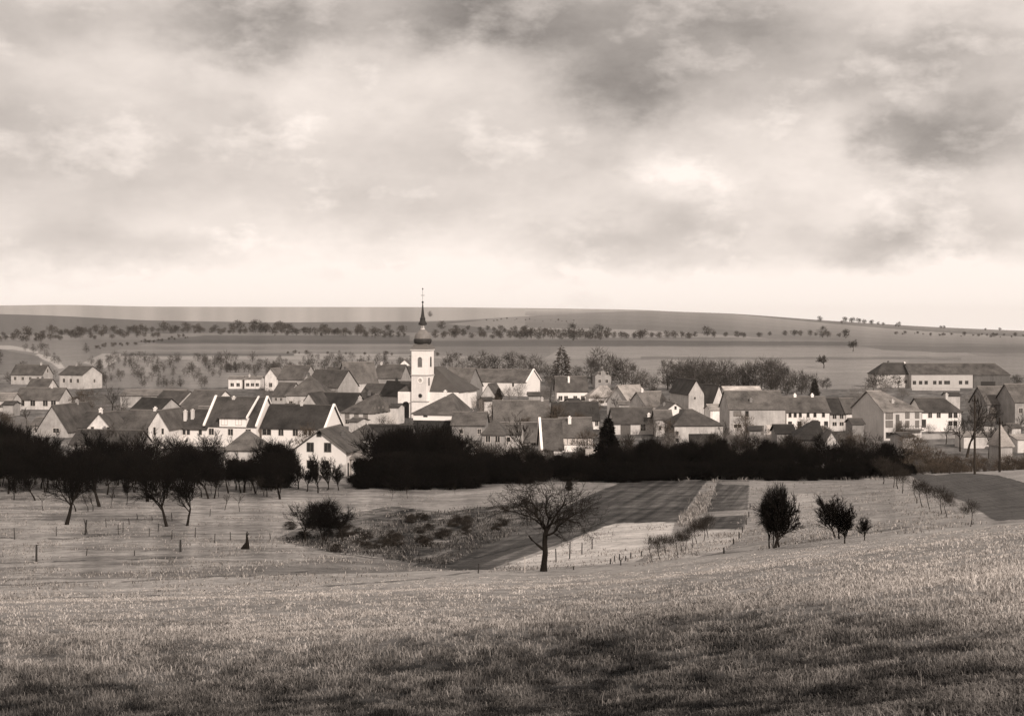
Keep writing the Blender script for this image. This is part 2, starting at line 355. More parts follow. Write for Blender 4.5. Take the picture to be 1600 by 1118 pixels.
def build_ground():
    ys = np.concatenate([np.linspace(-40, 8, 25), np.geomspace(9, 90, 300), np.geomspace(90.5, 252, 300), np.geomspace(253, 640, 80), np.geomspace(644, 2800, 260), np.geomspace(2830, 8800, 90)])
    s = np.concatenate([np.linspace(-1.1, -.42, 40), np.linspace(-.415, .415, 900), np.linspace(.42, 1.1, 40)])
    SS, YY = np.meshgrid(s, ys); XX = SS * (YY + 60 * np.clip(1 - YY / 300, 0, 1))
    Z = zfun(XX, YY)
    Z = Z + np.where(YY < 260, fbm(XX / 5, YY / 5, 4, 5) * .10 * np.clip((260 - YY) / 60, 0, 1), 0)
    near = np.clip(YY, 8, None)
    V = HV - F * Z / near; U = 800 + F * XX / near
    wob = np.clip(.05 * (V - 500), .3, 6)
    Uw = U + fbm(XX / (near * .02), YY / (near * .05), 3, 21) * wob; Vw = V + fbm(XX / (near * .02), YY / (near * .05), 3, 31) * wob * .35
    alb = np.full(XX.shape, A(140.0)); pl = np.zeros(XX.shape)
    lA = lambda t: ((np.clip(t, 0, 255) / 255 + .055) / 1.055) ** 2.4 / E0
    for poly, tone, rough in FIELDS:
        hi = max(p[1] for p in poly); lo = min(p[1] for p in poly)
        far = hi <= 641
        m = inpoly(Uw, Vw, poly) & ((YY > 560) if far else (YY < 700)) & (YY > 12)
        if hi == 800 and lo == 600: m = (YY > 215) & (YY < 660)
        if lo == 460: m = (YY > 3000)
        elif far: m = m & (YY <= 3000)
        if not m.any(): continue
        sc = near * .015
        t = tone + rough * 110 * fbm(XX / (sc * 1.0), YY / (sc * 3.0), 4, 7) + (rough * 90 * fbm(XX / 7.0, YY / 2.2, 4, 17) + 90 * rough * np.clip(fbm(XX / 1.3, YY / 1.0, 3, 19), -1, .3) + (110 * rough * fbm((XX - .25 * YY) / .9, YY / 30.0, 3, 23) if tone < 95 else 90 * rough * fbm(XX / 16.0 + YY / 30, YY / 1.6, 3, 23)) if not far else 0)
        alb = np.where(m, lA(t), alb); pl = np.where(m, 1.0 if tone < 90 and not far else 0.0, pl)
    # narrow strips on the far hill, running up to its crest
    st = (np.floor((XX * .9 + YY * .35) / 95.0).astype(int) * 7919 % 13) / 13.0
    m = (YY > 1300) & (U > 820); alb = np.where(m, alb * (.68 + .56 * st), alb)
    st = (np.floor((XX * .08 + YY) / (38.0 + YY * .02)).astype(int) * 7919 % 11) / 11.0
    m = (YY > 700) & (YY < 1300); alb = np.where(m, alb * (.70 + .52 * st), alb)
    fgm = (YY < np.interp(U, [-600, 0, 400, 700, 850, 1100, 1300, 1450, 1600], [100, 100, 102, 104, 106, 99, 95, 92, 86])) & (V > 815)
    mfg = fgm
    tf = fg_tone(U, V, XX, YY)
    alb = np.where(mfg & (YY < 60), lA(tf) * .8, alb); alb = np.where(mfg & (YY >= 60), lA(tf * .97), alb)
    # worn wheel tracks / plough edges across the left meadow
    for ln in ([(-300, 922), (0, 914), (200, 907), (400, 899), (480, 893)], [(-300, 940), (250, 930), (480, 918), (640, 905), (735, 895)],
               [(0, 880), (180, 874), (360, 868)], [(480, 858), (600, 872), (690, 884), (760, 868), (870, 838)],
               [(0, 840), (100, 842), (220, 830)], [(180, 826), (300, 812), (400, 802)]):
        lv = np.interp(U, [p[0] for p in ln], [p[1] for p in ln])
        m = (np.abs(V - lv - fbm(XX / 3, YY / 3, 3, 41) * 2.5) < 1.0) & (U > ln[0][0]) & (U < ln[-1][0]) & (YY < 150) & (vnoise(XX / 2, YY / 2, 77) > -.35)
        alb = np.where(m, alb * .45, alb)
    ny, nx = XX.shape; idx = np.arange(ny * nx).reshape(ny, nx)
    faces = np.stack([idx[:-1, :-1], idx[:-1, 1:], idx[1:, 1:], idx[1:, :-1]], -1).reshape(-1, 4)
    s_ = NT('ground'); at = s_.n('ShaderNodeAttribute', attribute_name='alb'); ap = s_.n('ShaderNodeAttribute', attribute_name='plough')
    geo = s_.n('ShaderNodeNewGeometry'); P = geo.outputs['Position']
    n1 = s_.noise(P, .9, 8, .72); n2 = s_.noise(P, 5.0, 5, .65); n3 = s_.noise(P, 1.0, 6, .65, (.07, .22, .1))
    f = s_.math('ADD', s_.math('MULTIPLY', s_.math('SUBTRACT', n1, .5), 1.7), s_.math('MULTIPLY', s_.math('SUBTRACT', n2, .5), .9))
    f = s_.math('ADD', f, s_.math('MULTIPLY', s_.math('SUBTRACT', n3, .5), 1.1))
    f = s_.math('MULTIPLY', s_.math('MAXIMUM', s_.math('ADD', f, 1.08), .2), at.outputs['Fac']); s_.grey(f)
    wv = s_.n('ShaderNodeTexWave'); wv.inputs['Scale'].default_value = .55; wv.inputs['Distortion'].default_value = 2.0; wv.inputs['Detail'].default_value = 3
    mp = s_.n('ShaderNodeMapping'); mp.inputs['Rotation'].default_value = (0, 0, .22); s_.l(P, mp.inputs[0]); s_.l(mp.outputs[0], wv.inputs['Vector'])
    h = s_.math('ADD', s_.math('MULTIPLY', n1, 1.0), s_.math('MULTIPLY', wv.outputs['Fac'], s_.math('MULTIPLY', ap.outputs['Fac'], .12)))
    s_.bump(s_.math('ADD', h, s_.math('MULTIPLY', n2, .4)), .35)
    V3 = np.stack([XX, YY, Z], -1).reshape(-1, 3)
    me = np_mesh('ground', V3, faces, s_.m, {'alb': alb.ravel(), 'plough': pl.ravel()})
    me.polygons.foreach_set('use_smooth', np.ones(len(faces), bool))
    tag(link('ground', me), kind='structure')
build_ground()

# ------------------------------------------------------------------ grass on the near slope (nobody could count it)
def grass_mat(name, gain=1.0):
    s = NT(name); at = s.n('ShaderNodeAttribute', attribute_name='alb')
    s.grey(s.math('MULTIPLY', at.outputs['Fac'], gain), 1.4); s.b.inputs['Roughness'].default_value = .8; return s.m
def blades(name, u, v_or_y, xs, ys, zs, h, w, alb, lean, seed):
    r = np.random.default_rng(seed); n = len(xs)
    th = r.uniform(0, 2 * np.pi, n); ph = r.uniform(0, 2 * np.pi, n)
    bx, by = np.cos(th) * w / 2, np.sin(th) * w / 2
    lx, ly = np.cos(ph) * lean * h, np.sin(ph) * lean * h
    P0 = np.stack([xs - bx, ys - by, zs - .02], -1); P1 = np.stack([xs + bx, ys + by, zs - .02], -1)
    m = np.stack([xs + lx * .35, ys + ly * .35, zs + h * .6], -1)
    P2 = m + np.stack([bx, by, 0 * bx], -1) * .8; P3 = m - np.stack([bx, by, 0 * bx], -1) * .8
    P4 = np.stack([xs + lx, ys + ly, zs + h * (1 - .35 * lean)], -1)
    V = np.stack([P0, P1, P2, P3, P4], 1).reshape(-1, 3); b = np.arange(n)[:, None] * 5
    Fc = np.concatenate([b + np.array([[0, 1, 2]]), b + np.array([[0, 2, 3]]), b + np.array([[3, 2, 4]])], 0)
    return V, Fc, np.repeat(alb, 5)
def build_grass():
    r = np.random.default_rng(4); n = 95000; per = 8
    inv = r.uniform(1 / 92.0, 1 / 9.5, n); y = 1 / inv; u = r.uniform(-260, 1860, n); x = X(u, y)
    # tufts gather where a slow noise is high
    keep = (fbm(x / 1.1, y / 1.1, 3, 51) * .6 + fbm(x / .35, y / .35, 2, 52) * .5 + r.uniform(-.5, .9, n)) > 0
    x, y, u = x[keep], y[keep], u[keep]
    vv = HV - F * zfun(x, y) / y
    lim = np.interp(u, [-600, 0, 400, 700, 850, 1100, 1300, 1450, 1600], [92, 92, 92, 95, 96, 92, 88, 85, 80]); k = y < lim; x, y, u, vv = x[k], y[k], u[k], vv[k]
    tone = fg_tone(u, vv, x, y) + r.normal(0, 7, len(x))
    x = np.repeat(x, per); y = np.repeat(y, per); tone = np.repeat(tone, per); m = len(x)
    sc = np.clip(y / 22, .8, 2.2)
    x = x + r.normal(0, .075, m) * sc; y = y + r.normal(0, .06, m) * sc
    patch = np.clip(1 + .9 * fbm(x / 1.6, y / 1.6, 3, 61), .35, 2.0)
    h = r.uniform(.03, .115, m) * patch * np.clip(sc, .8, 1.3) * np.interp(y, [0, 35, 90], [1, 1, .55]); w = np.maximum(.010, y * .00055) * r.uniform(.7, 1.5, m)
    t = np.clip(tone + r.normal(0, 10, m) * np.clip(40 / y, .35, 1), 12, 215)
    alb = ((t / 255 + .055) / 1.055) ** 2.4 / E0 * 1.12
    z = zfun(x, y) + fbm(x / 5, y / 5, 4, 5) * .10
    V, Fc, al = blades('', None, None, x, y, z, h, w, alb, r.uniform(.2, 1.3, m), 5)
    me = np_mesh('grass', V, Fc, grass_mat('grass'), {'alb': al})
    tag(link('grass', me), 'short dry winter grass on the near slope, with shade painted in towards the bottom', 'grass', kind='stuff')
    # tall single stems standing out
    n = 46; y = 1 / r.uniform(1 / 60., 1 / 12., n); u = r.uniform(-200, 1800, n); x = X(u, y); z = zfun(x, y)
    V, Fc, al = blades('', None, None, x, y, z, r.uniform(.14, .3, n), np.maximum(.008, y * .0005), np.full(n, A(170)), r.uniform(.1, .8, n), 9)
    me = np_mesh('dry_stalk', V, Fc, grass_mat('dry_stalk'), {'alb': al})
    tag(link('dry_stalks', me), 'thin pale dead stalks standing above the short grass', 'dry stalks', kind='stuff')
build_grass()
def scatter_weeds(name, label, polys, n, hr, wr, tones, seed, lean=(.2, 1.2), cat='weeds', clump=2.0, per=6):
    r = np.random.default_rng(seed); X_, Y_, Z_ = [], [], []
    for poly, wgt in polys:
        us = [p[0] for p in poly]; vs = [p[1] for p in poly]; k = int(n * wgt)
        u = r.uniform(min(us), max(us), k * 3); v = r.uniform(min(vs), max(vs), k * 3); m = inpoly(u, v, poly); u, v = u[m][:k], v[m][:k]
        for a, b in zip(u, v):
            g = ground_at(a, b)
            if vnoise(np.array(g[0] / clump), np.array(g[1] / clump), seed) + r.uniform(-.45, .45) > 0: X_.append(g[0]); Y_.append(g[1])
    x = np.repeat(np.array(X_), per); y = np.repeat(np.array(Y_), per); m = len(x)
    x = x + r.normal(0, .35, m); y = y + r.normal(0, .45, m); z = zfun(x, y)
    alb = np.array([A(t) for t in r.uniform(tones[0], tones[1], m)])
    V, Fc, al = blades('', None, None, x, y, z, r.uniform(hr[0], hr[1], m), r.uniform(wr[0], wr[1], m), alb, r.uniform(lean[0], lean[1], m), seed + 1)
    tag(link(name, np_mesh(name, V, Fc, grass_mat(name), {'alb': al})), label, cat, kind='stuff')
scatter_weeds('rough_scrub', 'tangled dark weeds and brambles in the dip left of the ploughed strip', [([(440, 840), (560, 812), (760, 790), (880, 790), (800, 835), (690, 884), (600, 872), (480, 858)], 1)], 2600, (.08, .5), (.03, .10), (25, 120), 71, cat='scrub', clump=2.6)
scatter_weeds('meadow_tufts', 'pale and dark tufts of winter grass over the valley meadows',
    [([(-100, 760), (700, 765), (560, 868), (200, 900), (-100, 905)], .5), ([(560, 868), (735, 893), (400, 922), (-100, 945), (-100, 905), (200, 900)], .15),
     ([(1175, 755), (1400, 752), (1540, 822), (1300, 846), (1140, 864)], .2), ([(960, 820), (1056, 820), (985, 880), (850, 892), (760, 895)], .06), ([(1050, 838), (1165, 832), (1130, 860), (1000, 884)], .06)],
    11000, (.06, .28), (.03, .09), (95, 175), 83, clump=4.0, per=4)
scatter_weeds('field_edge_weeds', 'thin line of pale weeds along the foot of the dark tree belt', [([(760, 746), (1400, 741), (1400, 750), (760, 752)], .7), ([(1060, 822), (1108, 752), (1122, 752), (1090, 826)], .3)], 1500, (.2, .8), (.04, .1), (90, 170), 91, clump=1.0)

# ------------------------------------------------------------------ buildings
MARKS = [(60, 'at the left picture edge'), (130, 'below the blank steep gable'), (190, 'below the small gable with two windows'), (250, 'left of the pale bright front gable'), (325, 'below the pale bright front gable'), (412, 'below the twin white copings'), (470, 'left of the broad low gable'),
         (556, 'before the broad low gable'), (622, 'right of the broad low gable'), (690, 'right below the church tower'), (745, 'below the church nave'), (800, 'below the ivy grey house'), (860, 'below the leaning bare tree'), (930, 'below the white shutters'), (985, 'around the black conifer'), (1050, 'below the house with the dormer'),
         (1135, 'below the long hip roofed barn'), (1225, 'below the garage doors'), (1300, 'below the white terrace'), (1380, 'below the huge pale gable'), (1445, 'below the balcony'), (1512, 'left of the tall pole'), (1570, 'between the two poles'), (9999, 'at the right picture edge')]
def mark(u): return next(t for lim, t in MARKS if u < lim)
WIN = {}
def win_data(w, h, style):
    k = (round(w, 2), round(h, 2), style)
    if k not in WIN:
        fr = MB(); t = .09 if w > .5 else .05
        fr.box((-w / 2 - t, -.07, -h / 2 - t), (w / 2 + t, .02, -h / 2)); fr.box((-w / 2 - t, -.07, h / 2), (w / 2 + t, .02, h / 2 + t))
        fr.box((-w / 2 - t, -.07, -h / 2), (-w / 2, .02, h / 2)); fr.box((w / 2, -.07, -h / 2), (w / 2 + t, .02, h / 2))
        if w > .7: fr.box((-.03, -.055, -h / 2), (.03, .02, h / 2))
        p = MB(); p.box((-w / 2, -.035, -h / 2), (w / 2, .015, h / 2))
        WIN[k] = (fr.mesh('window', plain_mat('window_frame', .5 if style == 'w' else .12, .2)), p.mesh('pane', {'b': lambda: plain_mat('closed_blind', .16), 's': lambda: plain_mat('white_shutter', .62)}.get(style, glass_mat)()))
    return WIN[k]
DOORS = {}
def door_data(w, h, alb):
    k = (round(w, 2), round(h, 2), alb)
    if k not in DOORS:
        d = MB(); d.box((-w / 2, -.06, 0), (w / 2, .02, h))
        for i in range(max(2, int(w / .5))):
            x = -w / 2 + (i + .5) * w / max(2, int(w / .5)); d.box((x - .02, -.075, .05), (x + .02, -.06, h - .05))
        DOORS[k] = d.mesh('door', plain_mat('door_wood', alb, .4))
    return DOORS[k]
def H(name, label, cat, u0, u1, y, a, D, ve, vr, wall=.6, roof=.10, ridge='x', hip=(0, 0), win=(), door=(), chim=(), parapet=0, over=.35, base=None, dirt=.55, lower=0, group=None):
    """front wall spans photo columns u0..u1 at depth y, turned by a degrees; eave at row ve, ridge at row vr"""
    rr_ = random.Random(int(u0 * 13 + y)); L_est = (u1 - u0) * y / F
    if not chim and L_est > 6 and cat == 'house': chim = [(rr_.uniform(.15, .85), rr_.choice([.35, .5, .62]), rr_.uniform(.5, 1.0), rr_.choice([.1, .2, .45]))] + ([(rr_.uniform(.1, .9), .5, .6, .12)] if rr_.random() < .5 else [])
    if not win and not door and cat == 'house': win = [('f', [rr_.uniform(.15, .35), rr_.uniform(.55, .85)] if ridge == 'x' else [.5], 2.0, rr_.uniform(.6, 1.1), rr_.uniform(.7, 1.2))]
    if wall > .7: wall *= .9
    if wall > .5 and 'white' not in label and 'bright' not in label: wall = wall * .78
    a = math.radians(a)
    L = y * (u1 - u0) / F / (math.cos(a) - math.sin(a) / 2 * ((u1 - 800) + (u0 - 800)) / F)
    y0 = y - L / 2 * math.sin(a); x0 = X(u0, y0)
    zg = float(zfun(X((u0 + u1) / 2, y), y)) if base is None else base
    R = empty(name, (x0, y0, zg), a); tag(R, label, cat, group)
    h = Zv(ve, y) - zg
    yr = y + (D / 2 * math.cos(a) if ridge == 'x' else 0)
    r = max(.6, Zv(vr, yr) - zg - h)
    g = 1.2; w = MB(); th = .16
    # walls: closed prism (eave box plus gable triangles)
    if ridge == 'x':
        gl, gr = hip[0] < .05, hip[1] < .05; m = D / 2
        w.add([(0, 0, -g), (L, 0, -g), (L, D, -g), (0, D, -g), (0, 0, h), (L, 0, h), (L, D, h), (0, D, h)], [(0, 1, 5, 4), (1, 2, 6, 5), (2, 3, 7, 6), (3, 0, 4, 7), (0, 3, 2, 1)])
        w.add([(0, 0, h), (0, D, h), (0, m, h + (r - .02 if gl else 0.0))], [(0, 2, 1)] if gl else []); w.add([(L, 0, h), (L, D, h), (L, m, h + (r - .02 if gr else 0.0))], [(0, 1, 2)] if gr else [])
    else:
        gl, gr = hip[0] < .05, hip[1] < .05; m = L / 2
        w.add([(0, 0, -g), (L, 0, -g), (L, D, -g), (0, D, -g), (0, 0, h), (L, 0, h), (L, D, h), (0, D, h)], [(0, 1, 5, 4), (1, 2, 6, 5), (2, 3, 7, 6), (3, 0, 4, 7), (0, 3, 2, 1)])
        if gl: w.add([(0, 0, h), (L, 0, h), (m, 0, h + r - .02)], [(0, 1, 2)])
        if gr: w.add([(0, D, h), (L, D, h), (m, D, h + r - .02)], [(1, 0, 2)])
    w.obj('wall', wall_mat(round(wall, 2), dirt), R)
    # roof slab with thickness and overhang; (p,q) = along ridge, across
    LL, DD = (L, D) if ridge == 'x' else (D, L)
    k = r / (DD / 2); o = over; ze = h - k * o
    e0 = -o if hip[0] < .05 else -o; e1 = LL + o
    i0 = hip[0] * DD / 2 if hip[0] > .05 else e0; i1 = LL - hip[1] * DD / 2 if hip[1] > .05 else e1
    if i1 < i0: i0 = i1 = (i0 + i1) / 2; 
    if i1 - i0 < .1: i1 = i0 + .1
    # a slightly sagging ridge line
    top = [(e0, -o, ze), (e1, -o, ze), (e1, DD + o, ze), (e0, DD + o, ze), (i0, DD / 2, h + r), (i1, DD / 2, h + r)]
    T = lambda p, dz: ((p[0], p[1], p[2] + dz) if ridge == 'x' else (L - p[1], p[0], p[2] + dz))
    vs = [T(p, th) for p in top] + [T(p, 0.0) for p in top]
    fs = [(0, 1, 5, 4), (2, 3, 4, 5), (1, 2, 5), (3, 0, 4)] if True else []
    rb = MB(); rb.add(vs, fs + [tuple(i + 6 for i in f[::-1]) for f in fs] + [(0, 6, 7, 1), (1, 7, 8, 2), (2, 8, 9, 3), (3, 9, 6, 0)])
    if gl or gr:   # open gable ends: drop the end faces of the slab
        rb = MB(); f2 = [(0, 1, 5, 4), (2, 3, 4, 5)]
        if not gr: f2.append((1, 2, 5))
        if not gl: f2.append((3, 0, 4))
        side = [(0, 6, 7, 1), (2, 8, 9, 3)]
        side += [(1, 7, 11, 5), (5, 11, 8, 2)] if gr else [(1, 7, 8, 2)]
        side += [(3, 9, 10, 4), (4, 10, 6, 0)] if gl else [(3, 9, 6, 0)]
        rb.add(vs, f2 + [tuple(i + 6 for i in f[::-1]) for f in f2] + side)
    ro = rb.obj('roof', roof_mat(round(roof * .86, 3)), R)
    rd = MB(); q0, q1 = T((i0 - (.05 if gl else 0), DD / 2, 0), 0), T((i1 + (.05 if gr else 0), DD / 2, 0), 0); zt_ = h + r + th
    if ridge == 'x': rd.box((min(q0[0], q1[0]), DD / 2 - .16, zt_ - .1), (max(q0[0], q1[0]), DD / 2 + .16, zt_ + .09))
    else: rd.box((q0[0] - .16, min(q0[1], q1[1]), zt_ - .1), (q0[0] + .16, max(q0[1], q1[1]), zt_ + .09))
    rd.obj('ridge_tiles', plain_mat('ridge_tiles', round(min(.3, roof * 1.5 + .02), 2), .4), ro)
    if parapet:
        for end in ([0] if parapet in (1, 3) else []) + ([1] if parapet in (2, 3) else []):
            pb = MB(); x = (-o - .1 if end == 0 else LL + o - .4); x1 = x + .5; zz = .38
            q = [(x, -o, ze + th - .05), (x1, -o, ze + th - .05), (x1, DD / 2, h + r + th - .05), (x, DD / 2, h + r + th - .05), (x, DD + o, ze + th - .05), (x1, DD + o, ze + th - .05)]
            tp = [(p[0], p[1], p[2] + zz) for p in q]
            pb.add([T(p, 0) for p in q + tp], [(0, 1, 2, 3), (3, 2, 5, 4), (6, 9, 8, 7), (9, 10, 11, 8), (0, 6, 7, 1), (4, 5, 11, 10), (0, 3, 9, 6), (3, 4, 10, 9), (1, 7, 8, 2), (2, 8, 11, 5)])
            pb.obj('gable_coping', wall_mat(.78, .1), R)
    for (fx, fy, hh, tone) in chim:       # fraction along, fraction across, height above ridge-plane there
        px, py = (fx * L, fy * D); q = py if ridge == 'x' else px
        zr = h + k * min(q, DD - q)
        c = MB(); c.box((px - .32, py - .3, zr - .3), (px + .32, py + .3, zr + hh)); c.box((px - .4, py - .38, zr + hh), (px + .4, py + .38, zr + hh + .14))
        c.box((px - .17, py - .17, zr + hh + .14), (px + .17, py + .17, zr + hh + .42))
        c.obj('chimney', wall_mat(tone, .2), ro)
    def put(me, face, f, z, child=None):
        pos, rz = {'f': ((f * L, 0, z), 0), 'r': ((L, f * D, z), math.pi / 2), 'l': ((0, (1 - f) * D, z), -math.pi / 2)}[face]
        ob = link(me.name.split('.')[0], me, R, pos); ob.rotation_euler = (0, 0, rz)
        if child: link(child.name.split('.')[0], child, ob)
        return ob
    for wd in win:                         # (face, fraction or list, height above ground, width, height, style)
        face, fr, z, ww, wh = wd[:5]
        if face == 'f' and ridge == 'x': z = min(z, h - wh / 2 - .22)
        style = wd[5] if len(wd) > 5 else 'w'
        for f in (fr if isinstance(fr, (list, tuple)) else [fr]):
            fm, pm = win_data(ww, wh, style); put(fm, face, f, z, pm)
    for dd in door:
        face, f, ww, wh, al = dd; put(door_data(ww, wh, al), face, f, lower + .02)
    return R, L, h, r
W5 = [.12, .31, .5, .69, .88]; W4 = [.14, .38, .62, .86]; W3 = [.2, .5, .8]; W2 = [.28, .72]
hs, bn = 'house', 'barn'
# --- far left group
H('farmhouse', 'far house at the left edge with dark roof and pale right gable holding a window', hs, 17, 66, 600, -10, 9, 585, 570, .36, .08, win=[('f', W4, 2.4, 1.1, 1.4), ('r', .5, 5.6, 1.2, 1.5)], chim=[(.8, .5, .8, .4)])
H('farmhouse', 'far house with a tall bright right gable beside a dark tree', hs, 93, 129, 560, -26, 11, 585, 572, .42, .075, win=[('f', W3, 3.2, 1.2, 1.5), ('r', .6, 3.0, 1, 1.3)], chim=[(.3, .5, .8, .3)])
H('cottage', 'small cottage half hidden between two far left houses', hs, 42, 74, 520, -8, 8, 605, 592, .5, .09, win=[('f', W2, 1.6, 1.2, 1.2)])
H('village_house', 'long grey roofed house at the left edge with two dark arched windows', hs, 22, 92, 430, -8, 9, 624, 606, .48, .10, win=[('f', [.18, .42, .7, .88], 2.0, 1.5, 1.7)], chim=[(.7, .5, .8, .5)])
H('garden_shed', 'pale shed poking out at the left picture edge', 'shed', -14, 18, 420, -8, 6, 625, 614, .42, .2, win=[('f', .5, 1.6, .9, .9)])
H('village_house', 'house with a blank steep pale gable above the black trees on the left', hs, 58, 106, 328, -14, 15, 672, 634, .34, .075, ridge='y', win=[('f', .62, 1.6, 1.5, 1.0)], chim=[(.5, .7, .7, .3)])
H('outhouse', 'low grey lean-to left of the blank steep gable', 'shed', 49, 62, 333, -10, 6, 664, 652, .38, .12, win=[('f', .5, 1.5, .6, .7)])
H('barn', 'broad dark roofed barn right of the blank steep gable', bn, 118, 196, 330, -12, 12, 668, 643, .30, .06, door=[('f', .7, 3, 3, .05)])
H('village_house', 'small white gable with two dark windows and a tall chimney on the left', hs, 136, 175, 312, -12, 7, 669, 646, .6, .08, ridge='y', win=[('f', [.22, .86], 3.2, .7, .8)], chim=[(.48, .12, 1.0, .7)])
H('low_house', 'low long dark roof just above the black trees on the left', hs, 110, 210, 290, -10, 8, 694, 672, .3, .055, win=[('f', W3, 1.4, .9, .8)])
H('village_house', 'grey roofed house with a pale bright front gable left of the twin white copings', hs, 232, 264, 300, -14, 10, 668, 642, .62, .09, ridge='y', win=[('f', [.3], 3.6, .5, 1.6), ('f', [.7], 3.6, .5, 1.2)])
H('barn', 'grey barn roof with small white spots on its tiles left of centre', bn, 188, 232, 312, -14, 10, 672, 641, .4, .09, chim=[(.85, .5, .5, .7)])
H('village_house', 'white house with small square windows and two pale chimneys', hs, 267, 322, 305, -12, 10, 669, 640, .78, .055, win=[('f', [.14, .38, .5, .84], 3.2, .7, 1.1)], chim=[(.3, .2, 2.0, .6), (.48, .25, 1.8, .55)], dirt=.12)
H('barn', 'dark barn roof at the left end of the parallel barn roofs', bn, 202, 246, 375, -30, 10, 643, 622, .3, .035)
H('barn', 'second of the parallel barn roofs, with a pale verge', bn, 228, 268, 395, -32, 14, 640, 611, .4, .07)
H('barn', 'barn with a broad grey roof over a thin white wall behind the twin copings', bn, 280, 326, 385, -26, 14, 637, 610, .72, .10, win=[('f', W4, 3.0, .6, .5)])
H('long_shed', 'long flat pale roofed shed behind the parallel barn roofs', 'shed', 188, 284, 440, 0, 12, 618, 609, .3, .16)
# --- twin white copings
B1, L1, h1, r1 = H('village_house', 'dark roofed house between two bright white gable copings, with a wide dormer', hs, 321, 400, 303, -14, 11, 664, 621, .78, .06, parapet=3, chim=[(.38, .42, .9, .6)], win=[('f', [.12, .5, .85], 3.2, 1.1, 1.3)], dirt=.1)
dm = MB(); dm.box((L1 * .3, -.5, h1 - .3), (L1 * .82, 4.0, h1 + 1.5)); dz = dm.obj('dormer', wall_mat(.8, .1), B1)
dr = MB(); dr.add([(L1 * .28, -.9, h1 + 1.5), (L1 * .84, -.9, h1 + 1.5), (L1 * .84, 5.2, h1 + r1 * .99), (L1 * .28, 5.2, h1 + r1 * .99), (L1 * .28, -.9, h1 + 1.7), (L1 * .84, -.9, h1 + 1.7), (L1 * .84, 5.2, h1 + r1 + .2), (L1 * .28, 5.2, h1 + r1 + .2)],
    [(0, 3, 2, 1), (4, 5, 6, 7), (0, 1, 5, 4), (1, 2, 6, 5), (2, 3, 7, 6), (3, 0, 4, 7)]); dr.obj('dormer_roof', roof_mat(.06), dz)
for q in (.4, .68):
    fm, pm = win_data(1.3, 1.1, 'w'); o = link('window', fm, dz, (L1 * q, -.5, h1 + .7))
vg = MB(); vg.add([(L1 * .84, -.95, h1 + 1.5), (L1 * .87, -.95, h1 + 1.5), (L1 * .87, 5.2, h1 + r1 + .15), (L1 * .84, 5.2, h1 + r1 + .15), (L1 * .84, -.95, h1 + 1.95), (L1 * .87, -.95, h1 + 1.95), (L1 * .87, 5.2, h1 + r1 + .45), (L1 * .84, 5.2, h1 + r1 + .45)],
    [(0, 3, 2, 1), (4, 5, 6, 7), (0, 1, 5, 4), (1, 2, 6, 5), (2, 3, 7, 6), (3, 0, 4, 7)]); vg.obj('verge_board', wall_mat(.7, .1), dz)
H('village_house', 'long white house with very dark roof and bright right gable left of centre', hs, 409, 507, 300, -14, 10, 668, 633, .80, .038, parapet=2, chim=[(.5, .5, .7, .5)],
  win=[('f', [.08], 3.3, 2.0, 1.2), ('f', [.31, .54], 3.3, 1.1, 1.3), ('f', [.70, .77], 3.4, .6, 1.1), ('f', [.93], 3.5, .6, .7), ('r', [.4, .65], 3.5, .5, 1.3)], dirt=.1)
H('village_house', 'hip roofed house with a row of pale shutters just above the dark orchard', hs, 350, 398, 252, -8, 9, 702, 672, .68, .12, hip=(.9, .9), win=[('f', W4, 1.8, .9, .9)])
# --- white chalet
B3, L3, h3, r3 = H('gable_house', 'white house with a broad low gable and two dark windows at the orchard edge', hs, 461, 541, 242, -10, 11, 702, 672, .72, .085, ridge='y', over=.7,
  win=[('f', [.30, .64], 4.9, 1.1, 1.45, 'd'), ('f', [.47], 7.2, .7, .9, 'd'), ('f', [.3, .6], 2.0, 1.2, 1.3)], door=[('r', .1, .8, 2.2, .05)], dirt=.12)
H('annexe', 'low white annexe against the right side of the broad gabled house', 'annexe', 549, 574, 243, -8, 6, 716, 706, .82, .35, win=[('f', .75, 2.0, .8, 1.2, 'd')], dirt=.1)
H('village_house', 'small hip roofed white house behind the right side of the broad gable', hs, 534, 572, 272, -10, 9, 686, 663, .8, .07, hip=(.8, .3), win=[('f', .75, 3.2, .7, .8)], dirt=.12)
H('shed', 'long very dark shed roof right of the small hip roofed white house', 'shed', 572, 640, 285, -6, 8, 686, 664, .2, .03)
# --- behind, left of the church
H('village_house', 'pyramid roofed house with a row of tall windows left of the church', hs, 533, 581, 362, -20, 13, 644, 616, .72, .10, hip=(1, .2), win=[('f', W3, 4.0, 1.1, 1.7, 'b'), ('f', W3, 1.2, 1.0, 1.2), ('r', W5, 4.0, .9, 1.7, 'b')], dirt=.15)
H('village_house', 'wide grey hip roofed house with a plain pale front left of centre', hs, 447, 500, 420, -8, 15, 617, 587, .42, .10, hip=(1, 1), win=[('f', [.14], 2.4, 1, 1.4)])
H('barn', 'dark brown barn roof in front of the wide grey hip roof', bn, 492, 548, 385, -16, 12, 640, 614, .24, .032)
H('gable_house', 'small pale gable beside the dark brown barn roof', hs, 470, 497, 380, -14, 9, 634, 614, .40, .06, ridge='y', win=[('f', .5, 3.5, .6, .8)])
H('village_house', 'house with a steep dark roof and a pale right wall behind the hip roof', hs, 478, 528, 452, -26, 12, 604, 578, .30, .065, chim=[(.9, .5, .9, .1)])
H('village_house', 'dark roofed house at the back of the left cluster, with a black chimney', hs, 500, 545, 480, -26, 11, 600, 574, .28, .08, chim=[(.2, .5, 1.0, .08)])
H('village_house', 'grey roofed house with a light left gable behind the church', hs, 542, 590, 478, 22, 11, 597, 566, .6, .12)
